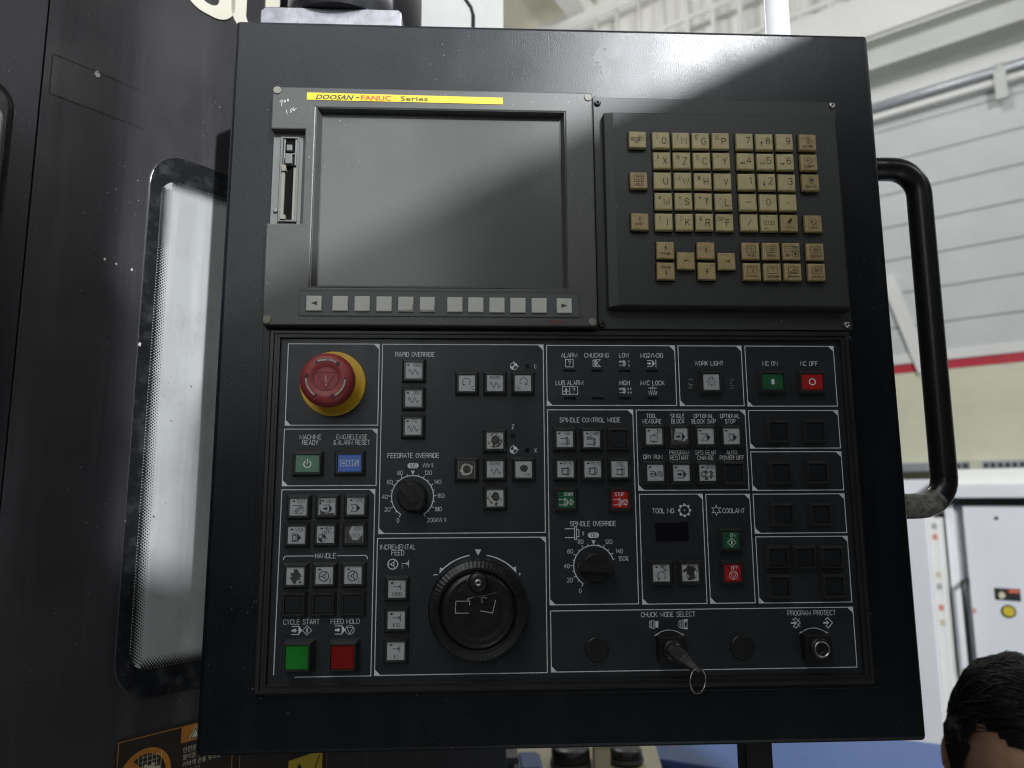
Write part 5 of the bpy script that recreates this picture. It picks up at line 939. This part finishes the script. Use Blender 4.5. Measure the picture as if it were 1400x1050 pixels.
# hair: a thick cap plus combed strands
def hairline(n):                                                          # > 0 where hair grows
    az = math.degrees(math.atan2(n.x, -n.y)); a = abs(az); el = math.degrees(math.asin(max(-1, min(1, n.z))))
    lim = 30 - 6 * max(0, 1 - ((az + 8) / 24) ** 2) if a < 38 else (30 + (a - 38) * .5 if a < 50 else (36 - (a - 50) * 2.4 if a < 74 else (-20 if a < 92 else (-4 if a < 112 else -34))))
    return el - lim
def hair_r(n, seed=0): return 1 + .10 + .05 * noise.noise(n * 3.1 + Vector((seed, 0, 0))) + .07 * max(0, n.z) * (1 if n.y < .5 else .7)
bm = bmesh.new(); bmesh.ops.create_icosphere(bm, subdivisions=5, radius=1); kill = []
for v in bm.verts:
    n = v.co.normalized(); h = hairline(n)
    if h < -3: kill.append(v)
    k = hair_r(n) - .02; k = 1.0 + (k - 1.0) * max(.15, min(1, (h + 3) / 16)); v.co = HC + HR @ (head_point(n) * k) - org
bmesh.ops.delete(bm, geom=kill, context='VERTS'); hm = bpy.data.meshes.new('hair'); bm.to_mesh(hm); bm.free(); mbh = MB()
rnd = random.Random(11)
for k in range(3600):
    n = Vector((rnd.gauss(0, 1), rnd.gauss(0, 1), rnd.gauss(0, 1))).normalized()
    if hairline(n) < 1: continue
    d = Vector((.9, -.35, .1)) if n.z > .35 else Vector((.15 * rnd.uniform(-1, 1), .25, -1)); d = (d - n * d.dot(n)); d = (d.normalized() if d.length > .05 else Vector((0, 0, 1))) + Vector((rnd.gauss(0, .28), rnd.gauss(0, .28), rnd.uniform(-.12, .2)))
    L_ = rnd.uniform(.25, .6) if n.z > .35 else rnd.uniform(.12, .28); pts = []
    for i in range(5):
        t = i / 4; m_ = (n + d * (L_ * t)).normalized(); lift = hair_r(m_) - .015 + .03 * rnd.random() * math.sin(PI * min(1, t * 1.1)) + (.02 * t * rnd.random())
        if hairline(m_) < 0: lift = max(lift, 1.06 + .05 * t)
        pts.append(HC + HR @ (head_point(m_) * lift) - org)
    mbh.tube(pts, [.0007, .0008, .0007, .0005, .0002], 3, caps=False)
o0 = len(hm.vertices); vv = [tuple(v.co) for v in hm.vertices]; ff = [tuple(p.vertices) for p in hm.polygons]; hb = MB(); hb.add(vv, ff, 0, True); hb.add(mbh.v, mbh.f, 0, True)
hme = hb.mesh('hair', M['hair']); ho = bpy.data.objects.new('hair', hme); link(ho, org, PS)
for sgn in (-1, 1):                                                       # brows and eyes
    b_ = MB(); b_.tube([HC - org + HR @ (head_point(Vector((sgn * a, -1, z_)).normalized()) * 1.015) for a, z_ in ((.16, .14), (.32, .19), (.50, .19), (.66, .12))], [.003, .0045, .004, .002], 8); b_.v = [tuple(Vector(v) + org) for v in b_.v]; b_.build('eyebrow', M['hair'], PS)
    b_ = MB(); c = HC + HR @ Vector((sgn * .031, -.073, -.006)); b_.lathe_z(c.x, c.y, [(.011 * math.sin(PI * i / 8) + 1e-5, c.z - .011 * math.cos(PI * i / 8)) for i in range(9)], 14); b_.build('eye', M['cabw'], PS)
SL = thing('stool', (px, py + .08, FLOOR), 'round stool under the seated person', 'stool'); mb = MB(); mb.lathe_z(px, py + .08, [(.16, seat_z - .05), (.17, seat_z - .04), (.17, seat_z - .01), (.15, seat_z)], 28); mb.build('seat', M['rubber'], SL)
for k in range(4): t = PI / 4 + k * PI / 2; mb = MB(); mb.tube([(px + .11 * math.cos(t), py + .08 + .11 * math.sin(t), seat_z - .05), (px + .18 * math.cos(t), py + .08 + .18 * math.sin(t), FLOOR)], .012, 10); mb.build('leg', M['pipe'], SL)

# ------------------------------------------------------------------ unseen boards added behind the camera, to the right, cut to shade the lower right of the panel and the left of the dark door
def towards(p, t): p = Vector(p); return p + (KEY - p) * t
M['board'] = mat('board_grey', (0.10, 0.105, 0.11), 0.5, var=.05)
def shade_board(pts):
    mb = MB(); mb.loft([[towards(p, .25) for p in pts], [towards(p, .255) for p in pts]]); tag(mb.build('light_blocker', M['board']), kind='structure')
shade_board([(.75, 0, .6125), (-.300, 0, .0350), (-.300, 0, -1.0), (.75, 0, -1.0)])
dp = lambda s_, z_: (-.322 + .66 * s_, .12 + .751 * s_, z_)
shade_board([dp(a, b) for a, b in ((-.7, .75), (-.112, .75), (-.1089, .22), (-.1087, .139), (-.1142, .0887), (-.097, .0604), (-.0965, -.17), (.02, -.20), (.02, -1), (-.7, -1))])
bpy.data.scenes.remove(TMP)
